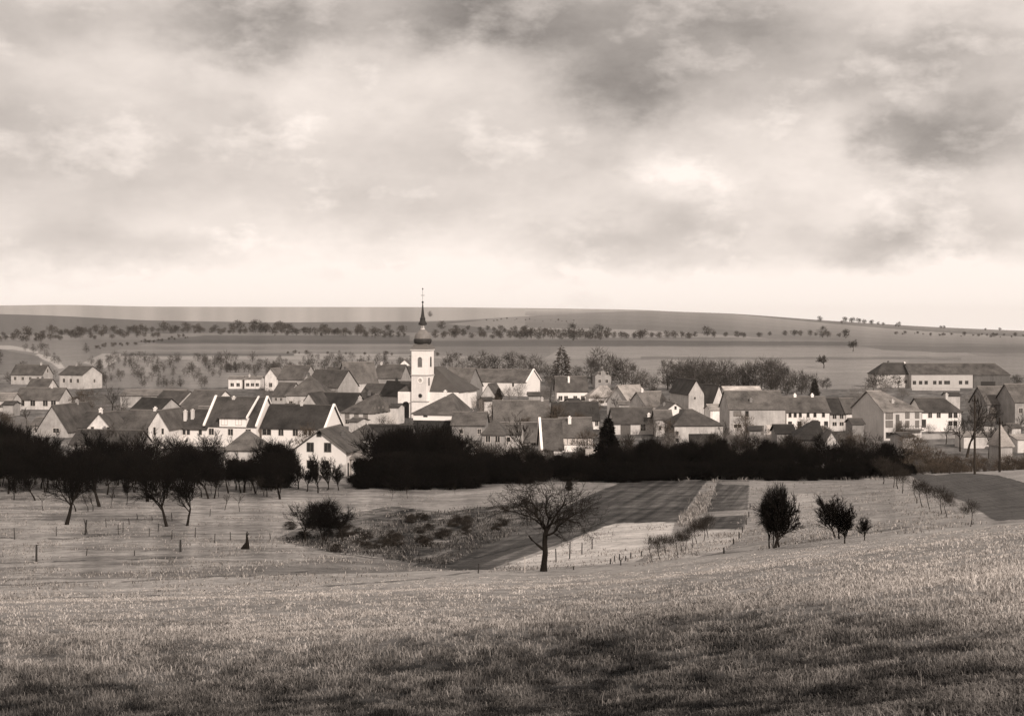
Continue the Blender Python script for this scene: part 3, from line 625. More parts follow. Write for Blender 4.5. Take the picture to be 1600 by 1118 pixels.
H('village_house', 'plain grey roof right of the light left gable behind the church', hs, 584, 626, 505, -14, 11, 590, 570, .28, .09, chim=[(.1, .5, .8, .5)])
H('village_house', 'house with sagging grey roof between the pyramid roof and the church', hs, 560, 610, 430, -30, 10, 622, 600, .28, .075, chim=[(.9, .5, .8, .5)])
H('village_house', 'dark roof touching the left side of the church front', hs, 594, 640, 412, -22, 10, 618, 596, .35, .05, chim=[(.3, .5, .8, .1)])
H('gable_house', 'small bright gable showing far behind the left edge of the tower', hs, 622, 643, 600, 0, 9, 572, 562, .8, .10, ridge='y')
H('village_house', 'grey roof close behind the left edge of the church tower', hs, 612, 646, 520, -12, 11, 588, 572, .26, .085)
H('cottage', 'tiny white cottage standing leftmost in front of the far orchard', hs, 357, 378, 560, 0, 8, 592, 588, .6, .2, win=[('f', W2, 1.6, 1.3, 1.3)])
H('cottage', 'tiny white flat cottage second from left in front of the far orchard', hs, 382, 407, 560, 0, 8, 592, 588, .6, .2, win=[('f', W3, 1.6, 1.2, 1.2)])
H('gable_house', 'small bright gabled house in front of the far orchard', hs, 414, 432, 545, -10, 10, 588, 576, .66, .15, ridge='y', win=[('f', .5, 2.2, 1.2, 1.5)])
H('village_house', 'long grey roof right of the small bright gable by the far orchard', hs, 434, 474, 520, -20, 11, 592, 571, .3, .10, chim=[(.8, .5, .8, .1)])
H('village_house', 'low grey roof tucked between the far orchard and the hip roofed house', hs, 425, 450, 450, -20, 10, 618, 598, .35, .09)
H('village_house', 'grey roof behind the church nave on the right', hs, 690, 730, 470, -20, 14, 605, 575, .2, .12)
# --- right of the church
H('long_barn', 'long low barn with a brilliant white right gable right of the church', bn, 722, 822, 510, -22, 14, 596, 577, .80, .11, win=[('f', [.8], 4.0, .7, 1.2)], parapet=2, dirt=.08)
H('shed', 'pale broken gable beside a small dark fir right of the church', 'shed', 752, 775, 440, -16, 8, 618, 600, .55, .08, ridge='y')
H('village_house', 'broad plain grey roof right of the church behind the bare tree', hs, 773, 858, 350, 3, 11, 658, 626, .4, .115, chim=[(.9, .5, .6, .4)])
H('village_house', 'dark slate roofed house with a white wall at its right end', hs, 866, 936, 352, 2, 11, 656, 628, .75, .045, win=[('f', .95, 2.5, .8, 1.2)])
H('village_house', 'house with row of white shutters under a smooth grey roof', hs, 878, 926, 292, 3, 10, 682, 653, .8, .10, chim=[(.3, .35, 1.2, .7)], win=[('f', [.1, .26, .42, .58, .74, .9], 2.1, .75, 1.3, 's')], dirt=.2)
H('village_house', 'grey roof with pale left verge joined to the house with white shutters', hs, 848, 879, 284, 3, 12, 701, 655, .66, .085, parapet=1, win=[('f', [.4], 1.6, 1.1, 1.2, 'd')])
H('barn', 'low grey barn roof behind the leaning bare tree', bn, 775, 848, 308, 0, 11, 690, 660, .5, .10, win=[('f', W3, 1.6, 1, 1)])
H('village_house', 'square house with an ivy grey front and a bright right edge below the church', hs, 753, 787, 280, -6, 9, 678, 655, .26, .085, hip=(.7, .7), parapet=0, win=[('f', W2, 3.6, .9, 1.2)], dirt=.45)
H('low_house', 'low grey roofed wing right of the square ivy grey house', hs, 787, 812, 284, -6, 8, 678, 663, .4, .10, win=[('f', .3, 3.2, .7, .9)])
H('low_house', 'plain flat grey roof just right of the hall below the church', hs, 706, 757, 320, -4, 10, 664, 644, .22, .10)
H('garden_hut', 'tiny white hut with a dark round opening in the black trees', 'hut', 724, 741, 244, -4, 3, 699, 691, .5, .15, ridge='y', win=[('f', .5, 4.6, .5, .5, 'd')])
H('garden_hut', 'little white flat hut beside the black conifer', 'hut', 918, 930, 240, -4, 3, 710, 706, .75, .4)
H('village_house', 'white cottage with thin bright chimney in front of bare trees', hs, 870, 918, 462, 3, 11, 611, 588, .78, .085, chim=[(.42, .3, 1.6, .8)], win=[('f', [.12, .3, .6, .85], 1.7, 1.2, 1.4)], dirt=.12)
H('shed', 'shed with a pale shining hipped roof right of the white cottage', 'shed', 920, 962, 450, 3, 10, 620, 603, .6, .36, hip=(.8, .4), win=[('f', W3, 1.2, 1, .8)])
H('villa', 'tall old villa with a small gable among bare trees', hs, 930, 955, 560, 3, 10, 587, 577, .26, .12, ridge='y', win=[('f', W2, 3.0, 1, 1.3), ('f', W2, 6.0, 1, 1.2)])
H('village_house', 'dark roofed house with a wide garage door and a small dormer', hs, 960, 1022, 336, 4, 10, 661, 637, .6, .07, win=[('f', [.72], 2.3, 1.2, 1.5)], door=[('f', .28, 2.4, 2.6, .1)], chim=[(.9, .2, .6, .7)])
H('barn', 'barn with a pale slanting roof turned to the left', bn, 983, 1016, 405, 40, 9, 628, 602, .45, .30)
H('village_house', 'grey roof right of the pale slanting barn roof', hs, 1010, 1046, 395, 30, 9, 634, 612, .45, .16, chim=[(.2, .5, .8, .7)])
H('gable_house', 'low white gable with one tiny dark window in the middle of the village', hs, 1035, 1076, 372, 8, 10, 645, 630, .8, .13, ridge='y', win=[('f', .5, 4.1, .5, .8, 'd')], dirt=.1)
H('tall_house', 'tall narrow house with a steep dark roof and pale blank gable', hs, 1076, 1100, 380, 14, 14, 614, 594, .40, .05, ridge='y', win=[('f', .4, 6.2, .5, .6)])
H('village_house', 'dark striped roof behind the blank steep gable right of centre', hs, 1112, 1134, 395, 30, 12, 632, 602, .5, .06, ridge='y')
H('shed', 'small white shed in front of the striped roof', 'shed', 1110, 1127, 360, 6, 6, 640, 632, .8, .3)
H('long_barn', 'long low grey hip roofed barn above the black trees right of centre', bn, 1054, 1130, 303, 4, 12, 664, 640, .42, .075, hip=(.6, .9), win=[('f', [.05], 3.0, .7, .8), ('f', [.05], 1.5, .7, .8)], door=[('f', .55, 5.5, 2.8, .03)])
H('townhouse', 'large grey fronted house with garage doors and a broad grey roof', hs, 1140, 1227, 335, 4, 11, 639, 611, .36, .115, win=[('f', [.14], 5.0, 1.7, 1.1, 'b'), ('f', [.31], 5.0, .7, 1.2, 'd'), ('f', [.14], 2.1, 1.7, .8), ('f', [.83], 2.2, 2.4, .35, 'd')],
  door=[('f', .32, .9, 2.3, .04), ('f', .57, 1.2, 2.2, .12), ('f', .71, 1.4, 2.3, .5)], chim=[(.42, .2, .6, .2)], over=.25)
H('shed', 'row of white patched roofs behind the large grey fronted house', 'shed', 1134, 1190, 400, 4, 8, 612, 604, .7, .5)
H('terrace_house', 'white terrace house with two bright chimney pots behind a dark fir', hs, 1229, 1296, 345, 4, 10, 643, 620, .8, .10, win=[('f', [.08, .2, .32, .5, .66, .86], 4.4, .7, 1.1), ('f', [.08, .3, .62, .74, .92], 1.6, .8, 1.6, 'd')], chim=[(.32, .5, .5, .85), (.73, .5, .5, .85)], dirt=.12)
H('terrace_house', 'narrow dark roofed terrace house beside the white terrace', hs, 1297, 1322, 346, 4, 10, 646, 622, .5, .045, win=[('f', W2, 4.2, .9, 1.0), ('f', W2, 1.8, 1.0, .9)])
H('terrace_house', 'short grey roofed house against the big pale gable', hs, 1322, 1340, 346, 4, 10, 645, 622, .78, .09)
H5, L5, h5, r5 = H('townhouse', 'three storey house with a huge pale left gable and balcony', hs, 1381, 1440, 320, 14, 15, 642, 611, .62, .19, hip=(0, .8), win=[('f', [.14], 6.2, 1.6, 1.5, 'b'), ('f', [.14], 3.7, 1.6, 1.4, 'b'), ('f', [.14], 1.2, 1.5, 1.2, 'd'), ('f', [.62, .88], 6.2, .9, 1.4, 'b'), ('f', [.42, .62, .88], 3.6, .8, 1.4, 'b')],
  door=[('f', .36, .9, 5.8, .12)], chim=[(.4, .2, .5, .4)], dirt=.3)
bl = MB(); bl.box((L5 * .42, -1.3, 2.2), (L5 * .99, 0, 2.4)); 
for i in range(9): bl.box((L5 * .42 + i * L5 * .57 / 8 - .03, -1.3, 2.4), (L5 * .42 + i * L5 * .57 / 8 + .03, -1.24, 3.2))
bl.box((L5 * .42, -1.33, 3.2), (L5 * .99, -1.23, 3.27)); bl.obj('balcony', plain_mat('balcony', .1), H5)
H('village_house', 'white house with dark roof right of the three storey house', hs, 1441, 1502, 345, 4, 10, 643, 622, .8, .065, hip=(0, .5), win=[('f', [.2, .42], 4.2, .9, 1.2), ('f', [.72, .85], 4.4, .8, 1.2, 'd'), ('f', [.72, .85], 2.0, .8, 1.0, 'd'), ('f', [.04], 2, .9, 1.8, 'd')], dirt=.15)
H('farmhouse', 'white farmhouse with dark roof at the left end of the far long farm', hs, 1370, 1420, 568, 4, 11, 584, 567, .42, .055, parapet=2, win=[('f', [.7, .9], 2.4, 1, 1.2)], chim=[(.5, .5, .6, .1)], hip=(.8, 0))
H('long_barn', 'long white farm building with many small dark windows under one long roof', bn, 1424, 1520, 566, 4, 12, 584, 568, .40, .085, win=[('f', [.05, .15, .24, .38, .47, .56, .6, .8, .9], 2.2, 1.2, 1.3, 'd')], dirt=.15)
H('barn', 'dark walled barn end right of the long white farm building', bn, 1521, 1578, 568, 4, 12, 585, 568, .10, .08, hip=(0, .6), door=[('f', .4, 6, 2.5, .03)])
H('village_house', 'grey roofed house with bright window panels near the right edge', hs, 1543, 1586, 370, 6, 11, 631, 604, .22, .115, win=[('f', [.2], 3.6, 1.6, 1.4, 's'), ('f', [.2], 1.4, 1.4, 1.3, 's'), ('f', [.8], 3.6, 2.0, 1.2, 's')], door=[('f', .8, 2.4, 2.2, .7)])
H('village_house', 'grey house cut by the right picture edge', hs, 1586, 1650, 362, 6, 11, 627, 600, .25, .12, win=[('f', W4, 4, 1, 1.3)])
H('low_wall_house', 'low pale outbuilding behind two poles near the right edge', 'outbuilding', 1506, 1560, 300, 4, 5, 681, 677, .5, .22)
H('garden_hut', 'hut with a tall pale pointed roof near the right edge', 'hut', 1564, 1582, 262, 6, 5, 694, 665, .3, .28, hip=(1, 1))
H('outhouse', 'pale low outhouse at the right edge behind the scrub', 'outbuilding', 1590, 1640, 290, 6, 6, 686, 680, .5, .3)
H('farm_shed', 'dark brown roofed shed rising out of the black trees on the right', 'shed', 1240, 1288, 272, -4, 9, 686, 658, .30, .035, hip=(.9, .1), win=[('f', W3, 1.8, .9, .9)])
H('garden_hut', 'pale front gabled hut in the black trees right of the brown shed', 'hut', 1289, 1312, 262, -4, 7, 692, 674, .42, .12, ridge='y', win=[('f', .4, 2.4, .6, .8, 'd')])
H('shed', 'dark shed roof half hidden by the black trees below the townhouse', 'shed', 1214, 1242, 280, 0, 6, 676, 664, .2, .03)
H('greenhouse', 'grey shed roof left of the three storey house', 'shed', 1332, 1350, 312, 0, 6, 662, 654, .2, .07)
H('village_house', 'grey roof and pale wall left of the long hip roofed barn', hs, 1025, 1050, 330, 0, 8, 655, 641, .6, .12)

for (u, y, w_, v0, r_, tn) in ((12, 400, 16, 632, .06, .3), (100, 350, 12, 655, .05, .4), (168, 345, 14, 655, .12, .5), (222, 345, 16, 650, .04, .2), (318, 360, 14, 640, .15, .6), (403, 330, 16, 655, .05, .5), (455, 400, 12, 636, .06, .55), (552, 330, 14, 658, .1, .6), (615, 370, 14, 636, .05, .5),
        (700, 420, 16, 618, .10, .3), (764, 400, 14, 626, .05, .5), (835, 420, 18, 618, .07, .3), (900, 400, 16, 628, .04, .6), (975, 380, 16, 632, .15, .4), (1000, 420, 16, 622, .05, .6), (1070, 345, 14, 645, .05, .5), (1180, 300, 18, 672, .05, .25), (1290, 310, 14, 672, .12, .5), (1356, 400, 18, 622, .1, .4), (1420, 300, 18, 682, .06, .3), (1490, 420, 20, 618, .05, .4), (1545, 330, 16, 664, .06, .4), (1588, 320, 14, 668, .1, .5)):
    H('shed', 'small lean-to shed ' + {12: 'far below the left farmhouse', 552: 'behind the broad low gable', 615: 'left of the church portal'}.get(u, 'up ' + next(t for lim, t in MARKS if u < lim)), 'shed', u - w_ / 2, u + w_ / 2, y, random.Random(u).uniform(-25, 20), 5, v0, v0 - 5, tn, r_)

# --- hall below the church
HH, Lh, hh_, rh = H('hall', 'hip roofed hall with a white band over a dark front below the church', 'hall', 646, 708, 330, -12, 16, 645, 614, .035, .095, hip=(1, .35), over=.6, chim=[(.62, .42, 1.1, .75)])
bd = MB(); bd.box((-.03, -.06, hh_ - 1.7), (Lh + .05, 0, hh_ - .1)); bd.obj('fascia_band', wall_mat(.8, .1), HH)
pp = MB(); pp.box((Lh - .3, -.12, 0), (Lh, -.063, hh_ - 1.7)); pp.obj('corner_post', wall_mat(.6, .1), HH)
for q in (.28, .33): link('vent', win_data(.5, .4, 'd')[1], HH, (Lh * q, -.09, hh_ - .75))

# ------------------------------------------------------------------ church
def church():
    y = 392; a = math.radians(-18); zg = float(zfun(X(655, y), y))
    x0 = X(643, y + .8)
    R = empty('church', (x0, y + .8, zg), a); tag(R, 'white village church with square clock tower, dark onion dome and needle spire', 'church')
    w = 4.75; white = wall_mat(.74, .28); grey = wall_mat(.62, .30); dark = plain_mat('slate_cladding', .03, .4, 1.5, .6)
    zz = lambda v: Zv(v, y) - zg
    zt = zz(546); z1 = zz(627); z2 = zz(586)
    t = MB(); t.box((0, 0, -1), (w, w, zt)); T = t.obj('tower', white, R)
    for z in (z1, z2):
        c = MB(); c.box((-.18, -.18, z - .14), (w + .18, w + .18, z + .14)); c.obj('string_course', wall_mat(.4, .2), T)
    c = MB(); c.box((-.25, -.25, zt - .25), (w + .25, w + .25, zt + .1)); c.obj('cornice', wall_mat(.5, .2), T)
    # corner pilasters and the rougher lower stage
    p = MB()
    p.box((.35, -.05, z1 + .2), (w - .35, 0, z2 - .2)); p.obj('rendered_panel', grey, T)
    def arch(cx, z0, z1_, ww, mat, name, face='f', dep=.08, parent=T):
        m = MB(); n = 8; pts = [(-ww / 2, z0), (ww / 2, z0), (ww / 2, z1_ - ww / 2)] + [(ww / 2 * math.cos(math.pi * i / n), z1_ - ww / 2 + ww / 2 * math.sin(math.pi * i / n)) for i in range(1, n)] + [(-ww / 2, z1_ - ww / 2)]
        k = len(pts); m.add([(px, -dep, pz) for px, pz in pts] + [(px, .05, pz) for px, pz in pts], [tuple(range(k)), tuple(range(2 * k - 1, k - 1, -1))] + [(i, i + k, (i + 1) % k + k, (i + 1) % k) for i in range(k)])
        o = m.obj(name, mat, parent, (cx, 0, 0) if face == 'f' else (w, cx, 0))
        if face == 'r': o.rotation_euler = (0, 0, math.pi / 2)
        return o
    lo = plain_mat('louvre_slats', .05, .3)
    arch(w * .53, zz(573.5), zz(557), 1.45, wall_mat(.5, .1), 'window_surround', 'f', .06)
    l = arch(w * .53, zz(573), zz(558), 1.15, lo, 'louvre')
    sl_ = MB()
    for i in range(8): sl_.box((w * .53 - .5, -.13, zz(572) + i * .28), (w * .53 + .5, -.082, zz(572) + i * .28 + .09))
    sl_.obj('louvre_slats', wall_mat(.35, .2), T)
    arch(w * .5, zz(573), zz(557), 1.0, lo, 'louvre', 'r')
    def disc(cx, cz, r, ri, mat, name, d=.1, parent=T):
        m = MB(); n = 24
        if ri: 
            for k in range(n):
                a0, a1 = 2 * math.pi * k / n, 2 * math.pi * (k + 1) / n
                q = [(cx + rr * math.cos(t_), cz + rr * math.sin(t_)) for rr, t_ in ((ri, a0), (r, a0), (r, a1), (ri, a1))]
                m.add([(x, -d, z) for x, z in q] + [(x, .0, z) for x, z in q], [(0, 1, 2, 3), (1, 5, 6, 2), (0, 3, 7, 4)])
        else:
            pts = [(cx + r * math.cos(2 * math.pi * k / n), cz + r * math.sin(2 * math.pi * k / n)) for k in range(n)]
            m.add([(x, -d, z) for x, z in pts] + [(x, 0, z) for x, z in pts], [tuple(range(n)), tuple(range(2 * n - 1, n - 1, -1))] + [(i, i + n, (i + 1) % n + n, (i + 1) % n) for i in range(n)])
        return m.obj(name, mat, parent)
    ck = disc(w * .55, zz(594), .62, 0, plain_mat('clock_dial', .45, .1), 'clock_face', .1)
    disc(w * .55, zz(594), .85, .60, wall_mat(.83, .02), 'clock_ring', .14)
    hnd = MB(); hnd.box((w * .55 - .04, -.13, zz(594) - .1), (w * .55 + .04, -.11, zz(594) + .45)); hnd.box((w * .55, -.13, zz(594) - .04), (w * .55 + .3, -.11, zz(594) + .04)); hnd.obj('clock_hands', dark, T)
    disc(w * .55, zz(618), .55, 0, glass_mat(), 'round_window', .07)
    disc(w * .55, zz(618), .68, .54, wall_mat(.45, .1), 'window_surround', .08)
    sw = MB(); sw.box((w - .02, w * .12, zz(602)), (w + .06, w * .3, zz(590))); sw.obj('slit_window', lo, T)
    # roof: skirt, onion, lantern, spire
    cx = cy = w / 2; q = w / 2 * 1.12
    sk = MB(); rr = math.sqrt(2) * q; pr = [(rr, zt + .1), (rr * .98, zt + .3), (rr * .82, zz(541)), (rr * .70, zz(537))]
    sk.lathe(pr, 4, (cx, cy), math.pi / 4); sk.obj('tower_skirt_roof', plain_mat('lead_roof', .12, .3, 1.5), R)
    on = MB(); P = [(2.1, zz(537.5)), (2.35, zz(535.8)), (2.5, zz(533.5)), (2.52, zz(531)), (2.45, zz(529.8)), (2.3, zz(529)), (2.25, zz(526)), (1.95, zz(521.5)), (1.35, zz(518)), (1.0, zz(516)), (.85, zz(514.5))]
    on.lathe(P[:6], 16, (cx, cy)); DO = on.obj('onion_dome', dark, R)
    o2 = MB(); o2.lathe(P[5:], 16, (cx, cy)); o2.obj('dome_cap', plain_mat('weathered_copper', .17, .4, 1.2, .6), DO)
    ln = MB(); ln.lathe([(.62, zz(514.5)), (.62, zz(507.5))], 8, (cx, cy)); LN = ln.obj('lantern', wall_mat(.62, .1), R)
    for i in range(8):
        t_ = math.pi / 8 + i * math.pi / 4; o_ = MB(); r_ = .62 * math.cos(math.pi / 8)
        ca, sa = math.cos(t_), math.sin(t_); b_ = MB(); b_.box((r_ - .02, -.11, zz(513)), (r_ + .02, .11, zz(509)))
        b_.v = [(cx + vx * ca - vy * sa, cy + vx * sa + vy * ca, vz) for vx, vy, vz in b_.v]; b_.obj('lantern_opening', lo, LN)
    sp = MB(); sp.lathe([(1.05, zz(507.6)), (1.2, zz(506.5)), (1.18, zz(504.5)), (.85, zz(502)), (.72, zz(499)), (.78, zz(497.5)), (.55, zz(495)), (.38, zz(489)), (.24, zz(481)), (.12, zz(473.5))], 12, (cx, cy)); SP = sp.obj('spire', dark, R)
    bl_ = MB(); bl_.lathe([(.05, zz(473.6)), (.26, zz(472.8)), (.3, zz(471.8)), (.24, zz(470.8)), (.05, zz(470))], 12, (cx, cy)); bl_.obj('spire_ball', dark, SP)
    cr = MB(); cr.box((cx - .04, cy - .04, zz(470.2)), (cx + .04, cy + .04, zz(452))); cr.box((cx - .55, cy - .03, zz(461.5)), (cx + .55, cy + .03, zz(460.7))); cr.obj('cross', plain_mat('weathered_iron', .2), SP)
    ck_ = MB(); ck_.lathe([(.03, zz(452.2)), (.2, zz(451.4)), (.22, zz(450.6)), (.03, zz(449.4))], 8, (cx, cy)); ck_.obj('weathercock_ball', dark, SP)
    # west front behind the tower, nave, roof
    zn = zz(612.5); wl = 4.35; wr = 8.6
    fr = MB(); fr.box((-wl, .7, -1), (-.003, 7.0, zn)); FR = fr.obj('west_front', white, R)
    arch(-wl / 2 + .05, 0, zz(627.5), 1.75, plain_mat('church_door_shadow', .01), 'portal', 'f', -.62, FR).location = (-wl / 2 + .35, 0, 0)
    nv = MB(); nv.box((w + .003, .9, -1), (w + wr, 9.0, zn)); nv.obj('front_wall', white, R)
    n2 = MB(); n2.box((-wl + .5, 7.003, -1), (w + wr - .3, 17.0, zn - .05)); NV = n2.obj('nave', wall_mat(.78, .12), R)
    X0, X1, Y0, Y1 = -wl - .1, w + wr + .4, 1.4, 17.8; xm = (X0 + X1) / 2 - .4; zr = Zv(573, y + 9) - zg; th = .2; ins = 5.5
    V = [(X0, Y0, zn + .01), (X1, Y0, zn + .01), (X1, Y1, zn + .01), (X0, Y1, zn + .01), (xm, Y0 + ins, zr), (xm, Y1 - 5, zr)]
    r_ = MB(); r_.add([(p[0], p[1], p[2] + th) for p in V] + V[:4], [(0, 1, 4), (1, 2, 5, 4), (2, 3, 5), (3, 0, 4, 5), (0, 6, 7, 1), (1, 7, 8, 2), (2, 8, 9, 3), (3, 9, 6, 0), (6, 9, 8, 7)])
    r_.obj('nave_roof', roof_mat(.075, .35), R)
church()

# ------------------------------------------------------------------ trees
def segs_to_mesh(name, segs, m, n=3):
    if not segs: segs = [((0, 0, 0), (0, 0, .1), .01, .01)]
    P0 = np.array([s[0] for s in segs], float); P1 = np.array([s[1] for s in segs], float); R0 = np.array([s[2] for s in segs]); R1 = np.array([s[3] for s in segs])
    d = P1 - P0; d /= np.linalg.norm(d, axis=1)[:, None] + 1e-9
    ref = np.where(np.abs(d[:, 2:3]) > .8, np.array([[1., 0, 0]]), np.array([[0, 0, 1.]]))
    a = np.cross(d, ref); a /= np.linalg.norm(a, axis=1)[:, None] + 1e-9; b = np.cross(d, a)
    rings = []
    for P, R in ((P0, R0), (P1, R1)):
        for i in range(n):
            t = 2 * math.pi * i / n; rings.append(P + (a * math.cos(t) + b * math.sin(t)) * R[:, None])
    V = np.stack(rings, 1).reshape(-1, 3); base = np.arange(len(segs))[:, None] * 2 * n
    Fc = np.concatenate([base + np.array([[i, (i + 1) % n, n + (i + 1) % n, n + i]]) for i in range(n)], 0)
    me = np_mesh(name, V, Fc, m); return me
def grow(rng, out, p, d, L, r, lvl, maxl, nch, ang, ratio, up, wob, minr=.008):
    ns = 5 if lvl == 0 else (4 if lvl < maxl else 3)
    q = Vector(p); d = Vector(d).normalized(); ch = []
    for i in range(ns):
        d = (d + Vector((rng.gauss(0, wob), rng.gauss(0, wob), rng.gauss(0, wob * .7) + up))).normalized()
        q2 = q + d * (L / ns); r2 = max(minr, r * (1 - .78 * (i + 1) / ns)) if lvl else r * (1 - .45 * (i + 1) / ns)
        r1 = max(minr, r * (1 - .78 * i / ns)) if lvl else r * (1 - .45 * i / ns)
        out.append((tuple(q), tuple(q2), r1, r2, lvl)); q = q2
        if lvl < maxl and (lvl > 0 or i == ns - 1 or i >= ns - 2):
            k = nch[lvl] if (lvl == 0 and i == ns - 1) else max(1, nch[lvl] // (2 if lvl else 3))
            for _ in range(k):
                o = d.orthogonal().normalized(); o.rotate(__import__('mathutils').Quaternion(d, rng.uniform(0, 6.283)))
                an = math.radians(rng.uniform(*ang)); nd = d * math.cos(an) + o * math.sin(an)
                grow(rng, out, q, nd, L * ratio[lvl] * rng.uniform(.7, 1.15) * (1 - .25 * i / ns if lvl else 1), r2 * rng.uniform(.55, .8), lvl + 1, maxl, nch, ang, ratio, up, wob, minr)
TM = {}
def bare_template(key, seed, H_, trunk, mats, maxl=4, nch=(5, 3, 3, 3), ang=(28, 62), ratio=(1.1, .62, .58, .5), up=.05, wob=.14, r=.16, minr=.012, lean=0):
    rng = random.Random(seed); out = []
    grow(rng, out, (0, 0, -.2), (lean, .03, 1), trunk, r, 0, maxl, nch, ang, ratio, up, wob, minr)
    top = max(max(s[0][2], s[1][2]) for s in out); k = H_ / top
    sc = lambda s: (tuple(c * k for c in s[0]), tuple(c * k for c in s[1]), s[2] * max(k, .8), s[3] * max(k, .8))
    TM[key] = (segs_to_mesh('trunk', [sc(s) for s in out if s[4] <= 1], mats[0], 6), segs_to_mesh('crown', [sc(s) for s in out if s[4] > 1], mats[1], 3), H_)
def thicket_template(key, seed, H_, W_, mats, n=5000, low=.12, core=.8, tl=.9, stems=5, tw=.05, fan=0, cr=(.13, .24), nc_=26):
    """a dense leafless shrub or hedge tree: several stems and a packed mass of twigs, with clumps and gaps"""
    r = np.random.default_rng(seed); rng = random.Random(seed); st = []
    for i in range(stems):
        t = rng.uniform(0, 6.28); a = rng.uniform(.05, .35) * W_; q = Vector((math.cos(t) * .12, math.sin(t) * .12, -.2)); e = Vector((math.cos(t) * a, math.sin(t) * a, H_ * rng.uniform(.6, .85)))
        for k in range(4):
            p2 = q.lerp(e, (k + 1) / 4) + Vector((rng.gauss(0, .08), rng.gauss(0, .08), 0)); st.append((tuple(q), tuple(p2), .10 * (1 - k * .2) * H_ / 7, .10 * (.8 - k * .2) * H_ / 7)); q = p2
    # clump centres
    nc = nc_; cl = []
    for i in range(nc):
        t = r.uniform(0, 6.28); z = r.uniform(low, .93); prof = math.sin(math.pi * min(1, max(0, (z - low) / (1.02 - low))) ** .75) ** .6
        if fan: prof = (.25 + .75 * z) * (1 if z < .8 else (1.02 - z) / .22)
        rad = W_ / 2 * prof * math.sqrt(r.uniform(0, 1)); cl.append((rad * math.cos(t), rad * math.sin(t), z * H_, r.uniform(*cr) * W_))
    cl = np.array(cl); ci = r.integers(0, nc, n); g = r.normal(0, 1, (n, 3)); g /= np.linalg.norm(g, axis=1)[:, None]
    rad = cl[ci, 3] * r.uniform(.1, 1.0, n) ** .5
    p = cl[ci, :3] + g * rad[:, None]; p[:, 2] = np.maximum(p[:, 2], low * H_ * .6)
    d = g * (.35 if fan else .8) + r.normal(0, .35, (n, 3)) + np.array([[0, 0, .55 + .5 * (fan > 0)]]); d /= np.linalg.norm(d, axis=1)[:, None]
    L = tl * r.uniform(.4, 1.3, n) * H_ / 8; w = tw * r.uniform(.6, 1.5, n)
    s = np.cross(d, r.normal(0, 1, (n, 3))); s /= np.linalg.norm(s, axis=1)[:, None]
    V = np.stack([p - s * w[:, None], p + s * w[:, None], p + d * L[:, None] + s * w[:, None] * .3, p + d * L[:, None] - s * w[:, None] * .3], 1).reshape(-1, 3)
    V[:, 2] *= H_ / np.percentile(V[:, 2], 99.7)
    Fc = np.arange(n)[:, None] * 4 + np.array([[0, 1, 2, 3]])
    TM[key] = (segs_to_mesh('trunk', st, mats[0], 5), np_mesh('crown', V, Fc, mats[1]), H_)
def conifer_template(key, seed, H_, W_, mats, n=5200):
    r = np.random.default_rng(seed)
    z = 1 - r.uniform(0, 1, n) ** .6; z = .08 + z * .92; t = r.uniform(0, 6.28, n)
    lump = 1 + .28 * np.sin(t * 3 + z * 21) + .15 * np.sin(t * 7 + z * 40)
    rad = W_ / 2 * (1 - z) ** .75 * lump * r.uniform(.35, 1, n)
    p = np.stack([rad * np.cos(t), rad * np.sin(t), z * H_], -1)
    d = np.stack([np.cos(t), np.sin(t), r.uniform(-.6, .25, n)], -1); d += r.normal(0, .3, (n, 3)); d /= np.linalg.norm(d, axis=1)[:, None]
    L = r.uniform(.3, .9, n) * W_ * .16; w = r.uniform(.05, .16, n)
    s = np.cross(d, r.normal(0, 1, (n, 3))); s /= np.linalg.norm(s, axis=1)[:, None]
    V = np.stack([p - s * w[:, None], p + s * w[:, None], p + d * L[:, None] + s * w[:, None] * .3, p + d * L[:, None] - s * w[:, None] * .3], 1).reshape(-1, 3)
    Fc = np.arange(n)[:, None] * 4 + np.array([[0, 1, 2, 3]])
    TM[key] = (segs_to_mesh('trunk', [((0, 0, -.3), (0, 0, H_ * .95), .16, .03)], mats[0], 6), np_mesh('crown', V, Fc, mats[1]), H_)
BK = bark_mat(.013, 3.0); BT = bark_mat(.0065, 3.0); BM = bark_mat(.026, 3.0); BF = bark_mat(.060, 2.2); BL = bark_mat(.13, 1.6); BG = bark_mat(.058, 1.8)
for i in range(4): bare_template('orchard%d' % i, 10 + i, 6.0, 1.6, (BK, BT), 4, (5, 4, 4, 3), (20, 52), (1.25, .68, .6, .5), .065, .14, .13, .011)
for i in range(3): bare_template('young%d' % i, 30 + i, 4.0, 1.7, (BK, BM), 3, (4, 3, 3), (20, 50), (.75, .6, .5), .06, .12, .06, .012)
for i in range(3): bare_template('tall%d' % i, 40 + i, 9.0, 2.6, (BM, BM), 4, (4, 3, 3, 3), (18, 48), (.9, .7, .6, .5), .08, .12, .17, .018)
for i in range(3): bare_template('fartree%d' % i, 50 + i, 8.0, 1.8, (BF, BF), 4, (5, 4, 3, 3), (25, 60), (1.0, .65, .6, .55), .05, .15, .2, .035)
for i in range(4): thicket_template('thicket%d' % i, 60 + i, 8.0, 6.2, (BK, BT), 6500, .05, tl=1.3, tw=.042, cr=(.07, .19), nc_=44)
for i in range(4): thicket_template('crowned%d' % i, 70 + i, 8.0, 6.4, (BK, BT), 3600, .36, tl=1.5, stems=3, tw=.026, cr=(.06, .17), nc_=44)
for i in range(3): thicket_template('scrub%d' % i, 80 + i, 5.0, 5.0, (BM, BM), 2600, .05, tl=1.3, tw=.03)
BR = bark_mat(.055, 4.0)
for i in range(3): thicket_template('brown%d' % i, 160 + i, 5.0, 5.0, (BM, BR), 1500, .05, tl=1.4, tw=.022, cr=(.06, .18), nc_=34)
